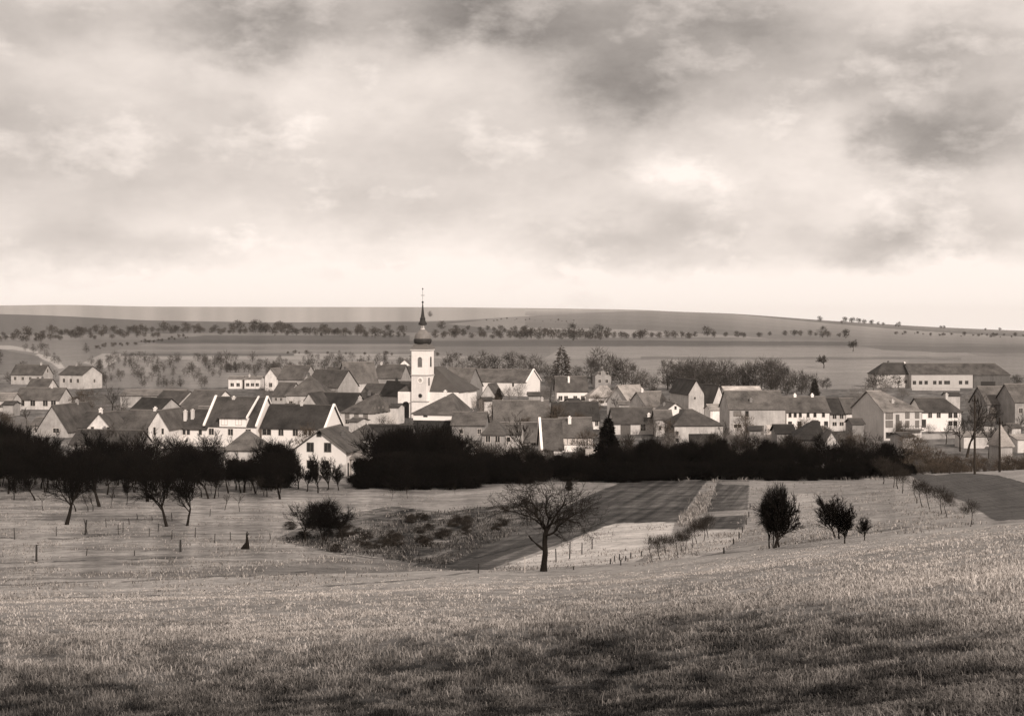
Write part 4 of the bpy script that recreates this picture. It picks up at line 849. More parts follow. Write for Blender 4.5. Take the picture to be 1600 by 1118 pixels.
for i in range(4): thicket_template('farbush%d' % i, 90 + i, 8.0, 7.0, (BF, BG), 900, .15, tl=1.5, tw=.045, stems=3, cr=(.07, .2), nc_=34)
for i in range(3): thicket_template('dot%d' % i, 95 + i, 7.0, 5.6, (BF, BF), 420, .25, tl=1.1, tw=.15, stems=1, cr=(.2, .34))
for i in range(3): bare_template('fan%d' % i, 140 + i, 6.0, .9, (BK, BT), 4, (6, 4, 4, 3), (10, 38), (1.9, .62, .55, .5), .09, .12, .09, .010)
for i in range(2): bare_template('bigfan%d' % i, 150 + i, 8.0, .8, (BK, BT), 4, (8, 5, 5, 4), (12, 44), (2.6, .55, .5, .5), .08, .13, .12, .012)
for i in range(3): thicket_template('fuzzy%d' % i, 115 + i, 4.0, 2.5, (BK, bark_mat(.025, 3.0)), 700, .52, tl=1.5, stems=1, tw=.010, fan=1)
for i in range(4): thicket_template('village%d' % i, 125 + i, 7.0, 6.0, (BL, BL), 1100, .25, tl=1.6, stems=3, tw=.02)
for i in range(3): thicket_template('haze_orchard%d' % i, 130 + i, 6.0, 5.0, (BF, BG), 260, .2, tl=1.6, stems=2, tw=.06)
conifer_template('fir0', 5, 10, 5.0, (BK, BT), 9000); conifer_template('fir1', 6, 9, 4.4, (BM, BM), 3000)
RN = random.Random(7)
def tree(key, u, vb, vt, label, group=None, cat='tree', name='bare_tree', y=None, wide=1.0, rz=None, simple=False):
    """a tree whose foot is at photo position (u, vb) and whose top is at row vt"""
    if y is None: x, y, z = ground_at(u, vb)
    else: x = X(u, y); z = float(zfun(x, y))
    hgt = z * -1; top = Zv(vt, y); hgt = max(.8, top - z); tr, cr, H_ = TM[key]; k = hgt / H_
    if simple:
        if (key + 'j') not in TM:
            a = tr.copy(); n1 = len(tr.vertices); co = np.zeros((n1 + len(cr.vertices)) * 3, np.float32); b1 = np.zeros(n1 * 3, np.float32); b2 = np.zeros(len(cr.vertices) * 3, np.float32)
            tr.vertices.foreach_get('co', b1); cr.vertices.foreach_get('co', b2); V = np.concatenate([b1, b2]).reshape(-1, 3)
            f1 = np.zeros(len(tr.loops), np.int32); f2 = np.zeros(len(cr.loops), np.int32); tr.loops.foreach_get('vertex_index', f1); cr.loops.foreach_get('vertex_index', f2)
            TM[key + 'j'] = np_mesh('far_tree', V, np.concatenate([f1, f2 + n1]).reshape(-1, 4), cr.materials[0])
        o = link(name, TM[key + 'j'], None, (x, y, z))
    else:
        o = empty(name, (x, y, z)); link('trunk', tr, o); link('crown', cr, o)
    o.rotation_euler = (0, 0, RN.uniform(0, 6.28) if rz is None else rz); o.scale = (k * wide, k * wide, k)
    tag(o, label, cat, group); return o

# --- the lone tree, limb by limb
def lone_tree():
    x, y, z = ground_at(850, 893); k = y / F; rng = random.Random(3); out = []
    P = lambda du, dv, dep=0: Vector((du * k, dep, dv * k))
    trunk = [P(-1, -4), P(0, 12, .02), P(2, 30, 0), P(1, 45, .05), P(2, 58, 0), P(4, 66, 0)]
    rad = [.30, .21, .19, .18, .17, .16]
    limbs = [([P(3, 64), P(-3, 76, -.3), P(-12, 88, -.5), P(-24, 100, -.7), P(-36, 106, -.9), P(-52, 112, -1.0)], .12),
             ([P(3, 62), P(12, 74, .3), P(22, 80, .6), P(36, 80, .9), P(50, 74, 1.1), P(64, 64, 1.3)], .11),
             ([P(2, 56), P(14, 62, -.4), P(22, 74, -.7), P(34, 84, -1.0), P(48, 94, -1.2), P(58, 100, -1.5)], .09),
             ([P(4, 66), P(8, 82, .2), P(2, 98, .5), P(4, 114, .6), P(-4, 130, .8)], .09), ([P(4, 68), P(16, 88, -.8), P(26, 104, -1.4), P(32, 120, -1.7), P(36, 128, -2)], .08),
             ([P(-10, 86), P(-14, 100, .8), P(-22, 116, 1.3), P(-26, 126, 1.6)], .06), ([P(3, 64), P(-14, 78, 1.2), P(-34, 84, 1.9), P(-56, 88, 2.5), P(-68, 90, 2.8)], .07),
             ([P(4, 66), P(22, 90, 1.2), P(42, 104, 1.8), P(56, 110, 2.2)], .07), ([P(4, 66), P(-2, 90, -1.4), P(-14, 108, -2.2), P(-24, 120, -2.7)], .07),
             ([P(20, 80, .6), P(34, 92, 1.2), P(52, 92, 1.6), P(70, 84, 2.0)], .05)]
    tb = MB(); tb.tube([tuple(p) for p in trunk], rad, 9)
    tb.tube([tuple(P(0, 34)), tuple(P(-10, 42)), tuple(P(-19, 50)), tuple(P(-24, 57))], [.10, .085, .07, .045], 7)
    R = empty('apple_tree', (x, y, z)); tag(R, 'lone bare fruit tree with a broken lower branch on the slope edge in mid picture', 'tree')
    tb.obj('trunk', BK, R)
    lb = MB(); tw = []
    for pts, r0 in limbs:
        n = len(pts); pts2 = []
        for i in range(n - 1):
            pts2 += [pts[i], pts[i].lerp(pts[i + 1], .5) + Vector((rng.gauss(0, .05), rng.gauss(0, .08), rng.gauss(0, .05)))]
        pts2.append(pts[-1]); m = len(pts2); rr = [max(.015, r0 * (1 - .85 * i / (m - 1))) for i in range(m)]
        lb.tube([tuple(p) for p in pts2], rr, 6)
        for i in range(2, m):
            d = (pts2[i] - pts2[i - 1]).normalized()
            for _ in range(3 if i < m - 1 else 4):
                o = d.orthogonal().normalized(); o.rotate(__import__('mathutils').Quaternion(d, rng.uniform(0, 6.283)))
                an = math.radians(rng.uniform(30, 75)); nd = d * math.cos(an) + o * math.sin(an)
                grow(rng, tw, pts2[i], nd, rng.uniform(.7, 1.35), rr[i] * .55, 1, 3, (0, 3, 2), (25, 65), (0, .62, .55), .03, .17, .008)
    lb.obj('limbs', BK, R)
    link('crown', segs_to_mesh('crown', [s[:4] for s in tw], BK, 3), R)
lone_tree()

# --- orchard on the left
orch = 'bare fruit trees in the left orchard'
L_ = [(22, 781, 738, 1, 'small spindly fruit tree at the far left of the orchard', .8), (55, 782, 736, 2, 'small forked fruit tree second from the left picture edge', 1.1), (104, 820, 712, 0, 'large low fruit tree with wide spreading crown, front left of the orchard', 1.3),
      (155, 792, 690, 3, 'dark fruit tree with leaning trunk behind the large spreading one', 1.15), (198, 788, 742, 1, 'thin pale sapling between two dark orchard trunks', .6), (230, 784, 676, 2, 'tall orchard tree with a curved trunk in front of the white strip', 1.0),
      (260, 823, 712, 3, 'crooked fruit tree, left of the close front pair', 1.0), (292, 822, 722, 1, 'thin stemmed fruit tree, right of the close front pair', .9), (357, 770, 700, 0, 'fruit tree left of the two under the pale hip roofed house', 1.0), (381, 769, 700, 2, 'fruit tree right of the two under the pale hip roofed house', 1.0)]
for (u, vb, vt, k, lab, w) in L_: tree('orchard%d' % k, u, vb, vt, lab, None, 'tree', 'fruit_tree', wide=w)
def any_(k, n): return '%s%d' % (k, RN.randrange(n))
for i in range(40):
    u = -30 + i * 12.2 + RN.uniform(-6, 6); tp = RN.uniform(684, 728)
    if 335 < u < 412: tp = RN.uniform(714, 730)
    if u < 50: tp = RN.uniform(668, 700)
    tree(any_('crowned', 4), u, RN.uniform(750, 770), tp, 'black orchard tree with twiggy crown ' + mark(u), 'black trees along the left side of the village', 'tree', 'orchard_tree', wide=RN.uniform(.7, 1.1))
for i in range(30):
    u = -35 + i * 16.0 + RN.uniform(-6, 6)
    if 450 < u < 560 or RN.random() < .3: continue
    tp = RN.uniform(698, 730) if not 335 < u < 412 else RN.uniform(716, 728)
    tree(any_('thicket', 4), u, 748, tp, 'black dense shrub behind orchard trunks ' + mark(u), 'dense shrubs behind the orchard', 'shrub', 'hedge_shrub', y=RN.uniform(226, 240), wide=1.1)
for i in range(26):
    u = -20 + i * 18 + RN.uniform(-7, 7)
    if 335 < u < 412: continue
    tree(any_('orchard', 4), u, 750, RN.uniform(664, 696) - (14 if u < 60 else 0), 'bare tree reaching above the black belt ' + mark(u), 'bare trees above the left belt', 'tree', 'bare_tree', y=RN.uniform(228, 250), wide=RN.uniform(.8, 1.1))
for i in range(8):
    tree(any_('crowned', 4), -24 + i * 9, 750, 650 + i * 3.5 + RN.uniform(-8, 8), 'tall black tree at the left picture edge', 'tall black trees at the left edge', 'tree', 'orchard_tree', y=RN.uniform(236, 262), wide=.7)
for i in range(22):
    u = 5 + i * 21 + RN.uniform(-9, 9); tree(any_('orchard', 4), u, RN.uniform(752, 780), RN.uniform(704, 728), 'bare fruit tree on the orchard edge ' + mark(u), orch, 'tree', 'fruit_tree', wide=1.0)
for u, vt in ((430, 690), (445, 702), (418, 698)): tree(any_('thicket', 4), u, 762, vt, 'black bushy tree left of the broad white gable', 'bushy trees left of the white gable', 'tree', 'orchard_tree', wide=.8)
for u, vb, vt, lab in ((466, 764, 706, 'thin bare tree before the left corner of the broad white gable'), (480, 768, 714, 'bare tree before the left window of the broad white gable'), (497, 770, 704, 'bare tree before the middle of the broad white gable'), (512, 766, 712, 'bare tree before the right window of the broad white gable'), (529, 766, 718, 'low bare tree before the door of the broad white gable')):
    tree(any_('fan', 3), u, vb, vt, lab, None, 'tree', 'garden_tree', wide=1.0)
for i in range(20):
    u = RN.uniform(-20, 450); vb = RN.uniform(766, 800)
    tree(any_('young', 3), u, vb, vb - RN.uniform(26, 44), 'slight young fruit tree on the open slope ' + mark(u), 'young trees on the orchard slope', 'tree', 'young_tree', wide=RN.uniform(.9, 1.5))
# --- black belt in front of the village
for i in range(20):
    u = 566 + i * 8.6; tp = np.interp(u, [560, 585, 620, 680, 705, 740], [712, 692, 672, 668, 684, 712])
    tree(any_('thicket', 4), u + RN.uniform(-4, 4), 752, tp + RN.uniform(-10, 34), 'tall dense black tree ' + mark(u), 'tall black clump below the church', 'tree', 'thicket_tree', y=RN.uniform(217, 230), wide=RN.uniform(.5, .8))
for i in range(8):
    u = 590 + i * 17 + RN.uniform(-6, 6); tree(any_('orchard', 4), u, 750, RN.uniform(654, 674), 'bare tree rising out of the black clump ' + mark(u), 'bare trees in the black clump', 'tree', 'bare_tree', y=RN.uniform(226, 240), wide=1.0)
for i in range(26):
    u = 560 + i * 7.2; tree(any_('thicket', 4), u, 755, RN.uniform(704, 734), 'low black bush at the foot of the clump ' + mark(u), 'low bushes below the church', 'shrub', 'hedge_shrub', y=RN.uniform(208, 218), wide=1.0)
for i in range(30):
    u = 730 + i * 7.4; tree(any_('thicket', 4), u, 751, RN.uniform(704, 730), 'low black bush in the belt ' + mark(u), 'low black bushes right of the church clump', 'shrub', 'hedge_shrub', y=RN.uniform(213, 226), wide=1.05)
for i in range(56):
    u = 958 + i * 8.6 + RN.uniform(-5, 5); tp = np.interp(u, [950, 1010, 1100, 1200, 1290, 1400, 1420], [706, 688, 696, 698, 710, 704, 722])
    tree(any_('thicket', 4), u, 749, tp + RN.uniform(-14, 26), 'black bushy tree of the long belt ' + mark(u), 'black trees of the long belt', 'tree', 'thicket_tree', y=RN.uniform(214, 234), wide=RN.uniform(.45, .95))
for i in range(24):
    u = 975 + i * 19 + RN.uniform(-8, 8); tree(any_('orchard', 4), u, 749, RN.uniform(676, 700), 'bare tree rising out of the long belt ' + mark(u), 'bare trees in the long belt', 'tree', 'bare_tree', y=RN.uniform(224, 244), wide=1.1)
for i in range(42):
    u = 930 + i * 12 + RN.uniform(-4, 4); tree(any_('thicket', 4), u, 749, RN.uniform(716, 735), 'low black bush edging the fields ' + mark(u), 'low bushes edging the fields', 'shrub', 'hedge_shrub', y=RN.uniform(209, 215), wide=1.5)
tree('fir0', 950, 748, 652, 'tall black conifer standing in the belt right of centre', None, 'conifer', 'conifer_tree', y=222, wide=1.0)
tree('tall0', 826, 722, 640, 'tall bare leaning tree in front of the plain grey roofs', None, 'tree', 'bare_tree', y=262, wide=.85)
for u, vt in ((700, 676), (716, 690), (745, 690), (772, 694), (800, 696), (822, 690), (855, 700), (905, 696), (730, 684), (786, 688)): tree(any_('scrub', 3), u, 745, vt, 'brown tangled garden tree ' + mark(u), 'brown garden trees below the church', 'tree', 'garden_tree', y=RN.uniform(238, 255))
for i in range(22):
    u = 985 + i * 19; tree(any_('scrub', 3), u, 735, RN.uniform(674, 694), 'brown bare garden tree ' + mark(u), 'garden trees behind the black belt', 'tree', 'garden_tree', y=RN.uniform(246, 285), wide=.9)
for i in range(34):
    u = 1395 + i * 7.2; tree(any_('brown', 3), u + RN.uniform(-5, 5), 735, RN.uniform(692, 724) + max(0, (1440 - u) * .0), 'brown scrubby bush on the bank ' + mark(u), 'brown scrub bushes on the right bank', 'shrub', 'scrub_bush', y=RN.uniform(215, 275), wide=1.2)
for i in range(16):
    u = 1400 + i * 14; tree(any_('brown', 3), u, 740, RN.uniform(716, 732), 'low dark bush behind the dark field ' + mark(u), 'low bushes behind the right field', 'shrub', 'hedge_shrub', y=RN.uniform(212, 225), wide=1.3)
for u, vt in ((1478, 655), (1510, 625), (1545, 650), (1590, 640), (1575, 660), (1516, 612), (1500, 640)): tree('tall%d' % RN.randrange(3), u, 700, vt, 'bare tree between the houses ' + mark(u), 'bare trees by the right hand houses', 'tree', 'bare_tree', y=RN.uniform(270, 340), wide=.9)
for (u, y, vt) in ((640, 300, 656), (620, 296, 655), (595, 300, 648), (1130, 300, 655), (1325, 300, 665), (1350, 296, 670), (240, 280, 668), (225, 284, 660), (350, 262, 700), (1030, 290, 668), (1240, 262, 690), (880, 262, 690), (190, 360, 615), (175, 400, 600)):
    tree('tall%d' % RN.randrange(3), u, 0, vt, 'bare dark garden tree between village houses ' + mark(u), 'bare trees between the village houses', 'tree', 'bare_tree', y=y, wide=.9)
for (u, y, vt) in ((20, 330, 655), (40, 325, 650), (112, 380, 640), (135, 420, 618), (160, 400, 612), (185, 350, 628), (176, 300, 668), (212, 282, 684), (246, 280, 680), (268, 470, 598), (296, 270, 690), (318, 300, 680), (338, 285, 684), (404, 285, 690), (418, 460, 596), (438, 270, 690), (470, 360, 628), (520, 440, 596), (556, 300, 668), (602, 340, 646),
                  (614, 330, 652), (700, 500, 586), (712, 430, 608), (748, 400, 612), (760, 345, 640), (768, 300, 668), (795, 470, 598), (812, 480, 594), (850, 440, 600), (860, 470, 586), (905, 340, 655), (942, 330, 660), (955, 440, 600), (968, 430, 604), (1022, 330, 650), (1048, 290, 670), (1062, 270, 682), (1102, 280, 672), (1134, 300, 664), (1150, 290, 678), (1166, 300, 672),
                  (1190, 290, 676), (1206, 300, 668), (1318, 300, 666), (1328, 290, 672), (1362, 280, 684), (1372, 290, 688), (1412, 290, 684), (1436, 300, 678), (1452, 330, 660), (1486, 330, 662), (1520, 400, 612), (1530, 340, 640), (1550, 300, 668), (1570, 420, 596), (1592, 300, 672), (1354, 480, 600), (1336, 420, 604), (1380, 500, 590), (1410, 480, 600)):
    tree(any_('village', 4), u, 0, vt, 'pale fuzzy garden tree ' + mark(u), 'pale garden trees among the houses', 'tree', 'garden_tree', y=y, wide=RN.uniform(.8, 1.2))
for i in range(60):
    u = RN.uniform(-10, 1610); y = RN.uniform(262, 430); z = float(zfun(X(u, y), y)); vb = HV - F * z / y
    tree(any_('brown', 3) if RN.random() < .6 else any_('tall', 3), u, vb, vb - RN.uniform(3.5, 7) / y * F, 'brown bare tree in the gardens ' + mark(u).replace('below ', 'around '), 'brown bare trees in the village gardens', 'tree', 'garden_tree', y=y, wide=RN.uniform(.8, 1.2))
for i in range(26):
    u = 20 + i * 61 + RN.uniform(-25, 25)
    if 450 < u < 560: continue
    tree(any_('village', 4), u, 0, RN.uniform(696, 716), 'pale twiggy bush peeping over the black belt ' + mark(u), 'pale bushes over the black belt', 'shrub', 'twiggy_bush', y=RN.uniform(238, 250), wide=RN.uniform(.7, 1.1))
# --- bushes and trees in the valley
tree('crowned0', 508, 848, 776, 'round black bushy tree in the rough dip left of centre', None, 'tree', 'thorn_tree', wide=1.25)
tree('orchard1', 478, 850, 782, 'open bare bush left of the round black bushy tree', None, 'tree', 'thorn_tree', wide=1.2)
tree('orchard2', 536, 845, 788, 'spreading bare thorn right of the round black bushy tree', None, 'tree', 'thorn_tree', wide=1.15)
tree('thicket1', 890, 766, 750, 'small black bush at the top of the meadow above the lone tree', None, 'shrub', 'bush')
tree('bigfan0', 1209, 858, 750, 'tall dense dark tree with several stems beside the ploughed strip', None, 'tree', 'thorn_tree', wide=.56)
tree('crowned2', 1207, 857, 753, 'dense twiggy crown just left of the tall dense dark tree', None, 'tree', 'thorn_tree', wide=.5)
tree('bigfan1', 1213, 857, 758, 'dark bushy stems close behind the tall dense dark tree', None, 'tree', 'thorn_tree', wide=.5)
tree('fan1', 1202, 858, 762, 'bare stems rising in front of the tall dense dark tree', None, 'tree', 'thorn_tree', wide=.75)
tree('orchard3', 1217, 856, 766, 'bare spreading stems on the right of the tall dense dark tree', None, 'tree', 'thorn_tree', wide=.9)
for u, vb, vt, k, w, lab in ((1290, 822, 768, 'fan0', 1.35, 'leftmost bushy fruit tree on the right meadow'), (1304, 838, 780, 'fan1', 1.35, 'second bushy fruit tree from the left on the right meadow'), (1312, 842, 784, 'fan2', 1.35, 'third bushy fruit tree from the left on the right meadow'), (1320, 848, 783, 'bigfan1', .75, 'darkest fruit tree of the close group on the right meadow'), (1350, 844, 806, 'fan2', 1.3, 'small round fruit tree apart at the right of its group')):
    tree(k, u, vb, vt, lab, None, 'tree', 'fruit_tree', wide=w)
for (u, vb) in ((1033, 874), (1042, 868), (1058, 871), (1066, 862), (1071, 860), (1082, 855), (1090, 850), (1098, 846), (1108, 840), (1020, 876)):
    tree(any_('fuzzy', 3), u, vb, vb - RN.uniform(34, 44), 'slim young tree in the slanting row beside the pale field', 'young trees beside the pale field', 'tree', 'young_tree', wide=1.2)
for (u, vb) in ((1380, 756), (1394, 762), (1404, 764), (1410, 771), (1434, 786), (1443, 791), (1455, 796), (1473, 803), (1482, 809), (1515, 822)):
    tree(any_('fuzzy', 3), u, vb, vb - RN.uniform(38, 48), 'slim young tree in the row along the dark field at the right', 'young trees along the right field', 'tree', 'young_tree', wide=1.3)
for (u, vb, vt) in ((90, 770, 740), (135, 768, 738), (330, 772, 742), (400, 772, 742), (612, 782, 762), (637, 779, 760), (711, 772, 758)):
    tree('young%d' % RN.randrange(3), u, vb, vt, 'small sapling in the meadow before the black belt', 'saplings in the left meadow', 'tree', 'young_tree', wide=1)
for i in range(44):
    u = RN.uniform(450, 820); v = np.interp(u, [450, 600, 820], [846, 842, 808]) + RN.uniform(-22, 22)
    tree(any_('scrub', 3), u, v, v - RN.uniform(7, 15), 'small dark bramble clump in the rough dip ' + ('left of the round bush' if u < 500 else 'near the round bush' if u < 570 else 'right of the round bush' if u < 680 else 'near the lone tree'), 'bramble clumps in the dip', 'shrub', 'bramble', wide=1.6)
# --- behind the village
for (u, vb, vt, k) in ((706, 590, 548, 1), (735, 588, 552, 2), (757, 585, 546, 0), (775, 585, 552, 3), (800, 584, 547, 1), (818, 585, 552, 2), (838, 590, 552, 0), (858, 600, 566, 3), (900, 596, 570, 1), (925, 600, 558, 2), (940, 592, 541, 0), (955, 600, 554, 3), (975, 606, 558, 1), (990, 610, 566, 2), (1003, 612, 576, 0), (1020, 615, 586, 3)):
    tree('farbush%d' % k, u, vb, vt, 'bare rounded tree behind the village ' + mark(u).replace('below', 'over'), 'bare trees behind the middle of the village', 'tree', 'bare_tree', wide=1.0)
conifer_template('fir2', 8, 10, 6.0, (BF, BF), 1500)
tree('fir2', 878, 600, 541, 'dark pointed tree behind the brilliant white barn gable', None, 'conifer', 'conifer_tree', wide=1.1)
tree('fir1', 1273, 618, 591, 'small dark fir behind the white terrace house', None, 'conifer', 'conifer_tree', y=500, wide=1.2)
tree('fir1', 779, 640, 606, 'small black fir beside the pale broken gable', None, 'conifer', 'conifer_tree', y=425, wide=1.2)
for i in range(26):
    u = 1042 + i * 10 + RN.uniform(-4, 4); vt = np.interp(u, [1040, 1090, 1150, 1200, 1250, 1300], [562, 556, 564, 558, 578, 590])
    tree('farbush%d' % RN.randrange(4), u, RN.uniform(606, 618), vt + RN.uniform(-4, 8), 'bare tree in the wood behind ' + mark(u).replace('below ', ''), 'bare trees behind the right of the village', 'tree', 'bare_tree', wide=.8)
for i in range(9): tree('farbush%d' % RN.randrange(4), 1038 + i * 11, 575 + i * 3.6, 561 + i * 2.4, 'small tree in the slanting row climbing the field', 'slanting row of trees on the field', 'tree', 'bare_tree', simple=True)
for (u, vb, vt, lab) in ((1287, 575, 553, 'single bare tree on the open field above the right houses'), (1333, 549, 529, 'single dark tree higher on the right field'), (1452, 586, 566, 'bare tree standing before the long farm roof'), (1388, 605, 580, 'bare tree before the left end of the far farm'), (1403, 607, 584, 'bare tree beside the white end of the left farmhouse'), (1376, 609, 578, 'bare tree at the left corner of the far farm'), (1440, 606, 590, 'low bush under the left windows of the long farm'), (1365, 612, 586, 'bare bush left of the far farm')):
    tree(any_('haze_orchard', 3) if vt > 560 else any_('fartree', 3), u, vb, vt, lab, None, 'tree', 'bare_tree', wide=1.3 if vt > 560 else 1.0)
for u in (1525, 1533, 1545, 1560, 1572, 1590): tree('farbush%d' % RN.randrange(4), u, 605, 583, 'dark bush at the right end of the far farm', 'bushes at the right end of the farm', 'shrub', 'bush', simple=True)
for i in range(225):
    u = RN.uniform(150, 650); vb = 566 + RN.randrange(6) * 7.5 + RN.uniform(-1.5, 1.5)
    if 350 < u < 480 and vb > 588: vb = 582
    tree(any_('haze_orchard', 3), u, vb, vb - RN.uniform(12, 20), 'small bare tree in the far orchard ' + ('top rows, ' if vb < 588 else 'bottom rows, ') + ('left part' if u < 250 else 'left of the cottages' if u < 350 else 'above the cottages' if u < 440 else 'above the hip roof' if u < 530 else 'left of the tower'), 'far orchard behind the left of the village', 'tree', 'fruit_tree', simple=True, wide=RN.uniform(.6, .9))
for i in range(30):
    u = RN.uniform(-20, 170); vb = RN.uniform(545, 600)
    tree(any_('haze_orchard', 3), u, vb, vb - RN.uniform(12, 18), 'small bare tree on the slope by the pale lane at the left', 'trees by the far left lane', 'tree', 'lane_tree', simple=True, wide=.9)
def row(pts, step, h, label, group, jit=2.0):
    u = pts[0][0]
    while u < pts[-1][0]:
        v = np.interp(u, [p[0] for p in pts], [p[1] for p in pts]) + RN.uniform(-jit, jit); hh = RN.uniform(*h) * RN.choice([.7, 1, 1, 1.35])
        tree('dot%d' % RN.randrange(3), u, v, v - hh, label + ' ' + mark(u).replace('below', 'over'), group, 'tree', 'far_tree', simple=True, wide=RN.uniform(.9, 1.3)); u += step * RN.uniform(.3, 1.75)
row([(-60, 528), (150, 522), (290, 520), (440, 523), (640, 528)], 8.5, (9, 14), 'tiny dark tree in the left far avenue', 'far tree row left of the spire')
row([(-60, 537), (100, 530), (250, 526)], 11, (7, 11), 'tiny tree in the lower far row', 'lower far row at the left')
row([(150, 545), (300, 527)], 8, (4, 6), 'tiny tree in the slanting far row', 'short slanting far row')
row([(290, 516), (460, 517), (640, 520)], 16, (7, 14), 'tiny round tree above the far avenue', 'upper far trees at the left')
row([(680, 527), (860, 529), (900, 530), (1080, 529)], 8.5, (10, 14), 'tiny dark tree in the right far avenue', 'far tree row right of the spire')
row([(690, 516), (790, 518), (880, 523)], 14, (7, 12), 'tiny scattered tree above the right avenue', 'upper far trees right of the spire')
row([(1075, 528), (1200, 526), (1330, 527)], 14, (8, 13), 'tiny tree in the hill row', 'far tree row on the right hill')
row([(1400, 523), (1600, 526)], 9, (3, 6), 'tiny faint tree in the far row', 'far tree row at the right')
row([(760, 500), (900, 502)], 8, (2, 3), 'speck of a tree on the far hill', 'specks of trees on the far hill')
row([(450, 553), (640, 556), (720, 556)], 22, (3, 6), 'tiny bush in the pale strip', 'tiny bushes in the pale strip', .6)
for (u, vb, vt) in ((896, 532, 503), (935, 528, 505), (925, 528, 510), (948, 528, 510), (880, 524, 512), (1285, 527, 508), (672, 495, 485)): tree('farbush%d' % RN.randrange(4), u, vb, vt, 'larger dark tree standing out of the far avenue', 'larger trees of the far avenue', 'tree', 'far_tree', simple=True)
for (u, vb, vt) in ((1281, 501, 493), (1320, 503, 494), (1331, 504, 495), (1342, 504, 496), (1350, 505, 498), (1315, 504, 500), (1362, 506, 499), (1372, 506, 502), (1380, 507, 503), (1404, 509, 502), (1470, 512, 508), (1475, 512, 508), (1562, 515, 511), (1400, 509, 506), (1540, 515, 512)):
    tree('dot%d' % RN.randrange(3), u, vb + 1.5, vt, 'tiny tree on the skyline at the right', 'trees on the right skyline', 'tree', 'far_tree', simple=True)

# ------------------------------------------------------------------ posts and poles
wood = plain_mat('weathered_wood', .03, .4, 5.0); pale = plain_mat('pale_wood', .4, .3, 5.0)
def post(u, vb, vt, label, group=None, m=None, r=.06, lean=0.0, name='fence_post', cat='post'):
    x, y, z = ground_at(u, vb); h = (vb - vt) * y / F; b = MB()
    b.tube([(0, 0, -.2), (lean * h * .5, 0, h * .5), (lean * h, 0, h)], [r, r * .95, r * .8], 7)
    tag(b.obj(name, m or wood, None, (x, y, z)), label, cat, group)
pg = 'thin posts in the left meadow'
post(57, 878, 851, 'thick dark post standing alone at the left in the meadow', None, r=.09)
post(282, 862, 843, 'short thick post, farther of the two thick ones in the left meadow', None, r=.10)
for (u, vb, vt) in ((23, 842, 824), (88, 838, 822), (166, 824, 810), (185, 836, 820), (192, 832, 815), (202, 820, 809), (233, 838, 825), (247, 832, 818), (268, 845, 828), (269, 814, 801), (305, 840, 824), (335, 848, 833), (360, 845, 831), (210, 867, 859), (135, 868, 857), (328, 806, 795), (470, 847, 834), (423, 846, 833), (562, 842, 828), (215, 812, 802), (238, 814, 806)):
    post(u, vb, vt, 'thin leaning fence post in the left meadow', pg, r=.045, lean=RN.uniform(-.12, .15))
post(133, 835, 812, 'left of the twin crossed posts in the left meadow', None, r=.10, lean=.1); post(137, 834, 810, 'right, leaning one of the twin crossed posts in the left meadow', None, r=.05, lean=-.25)
for (u, vb, vt) in ((869, 878, 857), (890, 872, 846), (909, 866, 848), (925, 858, 841), (896, 890, 884), (954, 880, 872), (960, 877, 868), (968, 875, 865), (970, 882, 874), (977, 876, 868), (985, 872, 863), (747, 896, 880), (1002, 868, 860)):
    post(u, vb, vt, 'thin dark post by the pale field near the lone tree', 'thin posts around the pale field', r=.05, lean=RN.uniform(-.05, .1))
post(820, 895, 869, 'white stake left of the lone tree', None, pale, .04)
for (u, vb) in ((1131, 864), (1146, 850), (1155, 840), (1160, 832), (1166, 820), (1170, 808), (1172, 795)): post(u, vb, vb - 9, 'short dark post along the curving edge of the ploughed strip', 'posts along the ploughed strip', r=.06)
def stump():
    x, y, z = ground_at(386, 857); k = y / F; b = MB()
    b.tube([(0, 0, -.1), (.02, 0, 8 * k), (.0, 0, 16 * k), (-.03, 0, 22 * k), (.02, 0, 27 * k)], [.22, .17, .11, .07, .04], 8)
    b.tube([(-7 * k, .05, -.05), (-4 * k, .02, 4 * k), (0, 0, 11 * k)], [.20, .17, .09], 7)
    b.tube([(0, 0, 20 * k), (2 * k, 0, 23 * k), (3 * k, 0, 25 * k)], [.05, .04, .02], 5)
    tag(b.obj('tree_stump', BK, None, (x, y, z)), 'black hooked tree stump narrowing upwards in the left meadow', 'tree stump')
stump()
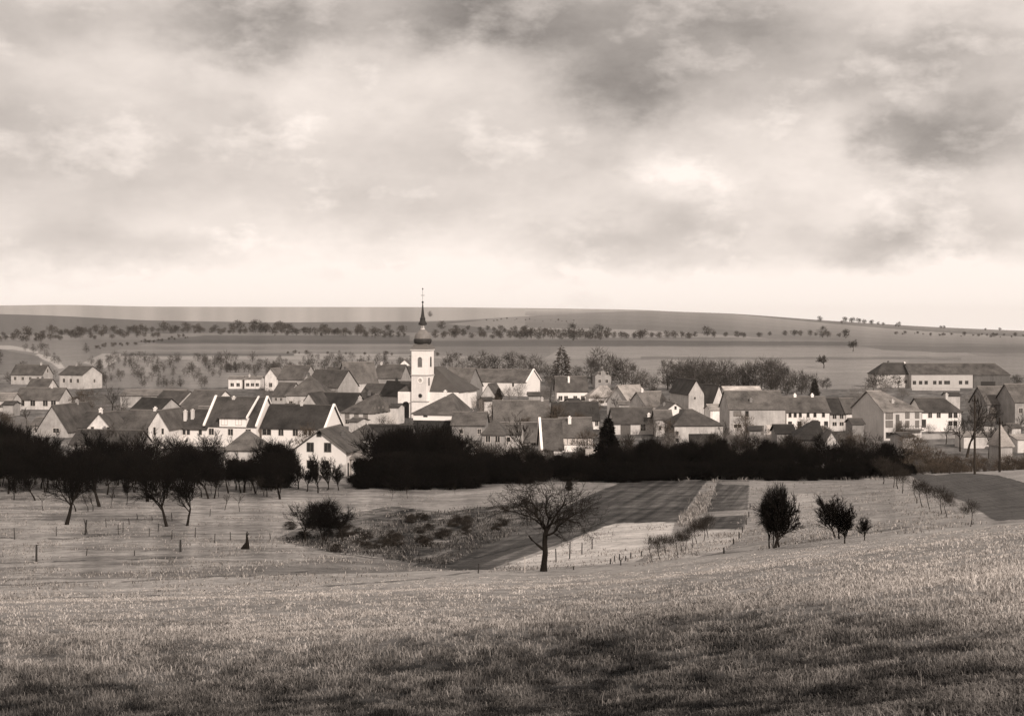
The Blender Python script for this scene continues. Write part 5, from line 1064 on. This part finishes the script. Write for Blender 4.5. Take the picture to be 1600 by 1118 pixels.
def pole(u, vt, y, label):
    x = X(u, y); z = float(zfun(x, y)); h = Zv(vt, y) - z; R = empty('utility_pole', (x, y, z)); tag(R, label, 'pole')
    b = MB(); b.tube([(0, 0, -.3), (0, 0, h * .5), (0, 0, h)], [.18, .15, .11], 8); b.obj('shaft', BM, R)
    c = MB(); c.box((-.42, -.2, h - .9), (.42, -.1, h - .78)); c.obj('crossarm', BK, R)
    for s in (-.34, 0, .34):
        i_ = MB(); i_.lathe([(.04, h - .75), (.07, h - .68), (.06, h - .58), (.02, h - .52)], 8, (s, -.15)); i_.obj('insulator', BK, R)
pole(1523, 617, 200, 'tall black pole with a crossarm behind the dark field'); pole(1562, 652, 203, 'shorter black pole behind the dark field at the right')
# low walls in the village
def low_wall(u0, y0, u1, y1, h, alb, label):
    xa, xb = X(u0, y0), X(u1, y1); L = math.hypot(xb - xa, y1 - y0); z = min(float(zfun(xa, y0)), float(zfun(xb, y1)))
    b = MB(); b.box((0, 0, -.6), (L, .3, h)); b.box((-.05, -.05, h), (L + .05, .35, h + .1)); o = b.obj('garden_wall', wall_mat(alb, .3), None, (xa, y0, z)); o.rotation_euler = (0, 0, math.atan2(y1 - y0, xb - xa)); tag(o, label, 'wall')
low_wall(1440, 322, 1508, 326, 1.1, .3, 'long low garden wall in front of the white house right of the three storey house')
low_wall(340, 248, 460, 244, .7, .45, 'low pale wall behind the orchard left of the broad white gable')
low_wall(1425, 548, 1500, 545, 1.0, .4, 'low pale wall below the far long farm')

# ------------------------------------------------------------------ haze
HAZE = 3.2e-5
if HAZE:
    b = MB(); b.box((-9500, -70, -40), (9500, 9300, 75)); m = bpy.data.materials.new('haze'); m.use_nodes = True; t = m.node_tree; t.nodes.clear()
    o = t.nodes.new('ShaderNodeOutputMaterial'); p = t.nodes.new('ShaderNodeVolumePrincipled'); p.inputs['Density'].default_value = HAZE; p.inputs['Color'].default_value = (.96, .91, .86, 1); p.inputs['Anisotropy'].default_value = .1
    t.links.new(p.outputs[0], o.inputs['Volume']); hz = b.obj('haze', m); tag(hz, kind='stuff')
    hz['label'] = 'thin pale air over the valley'; hz['category'] = 'haze'
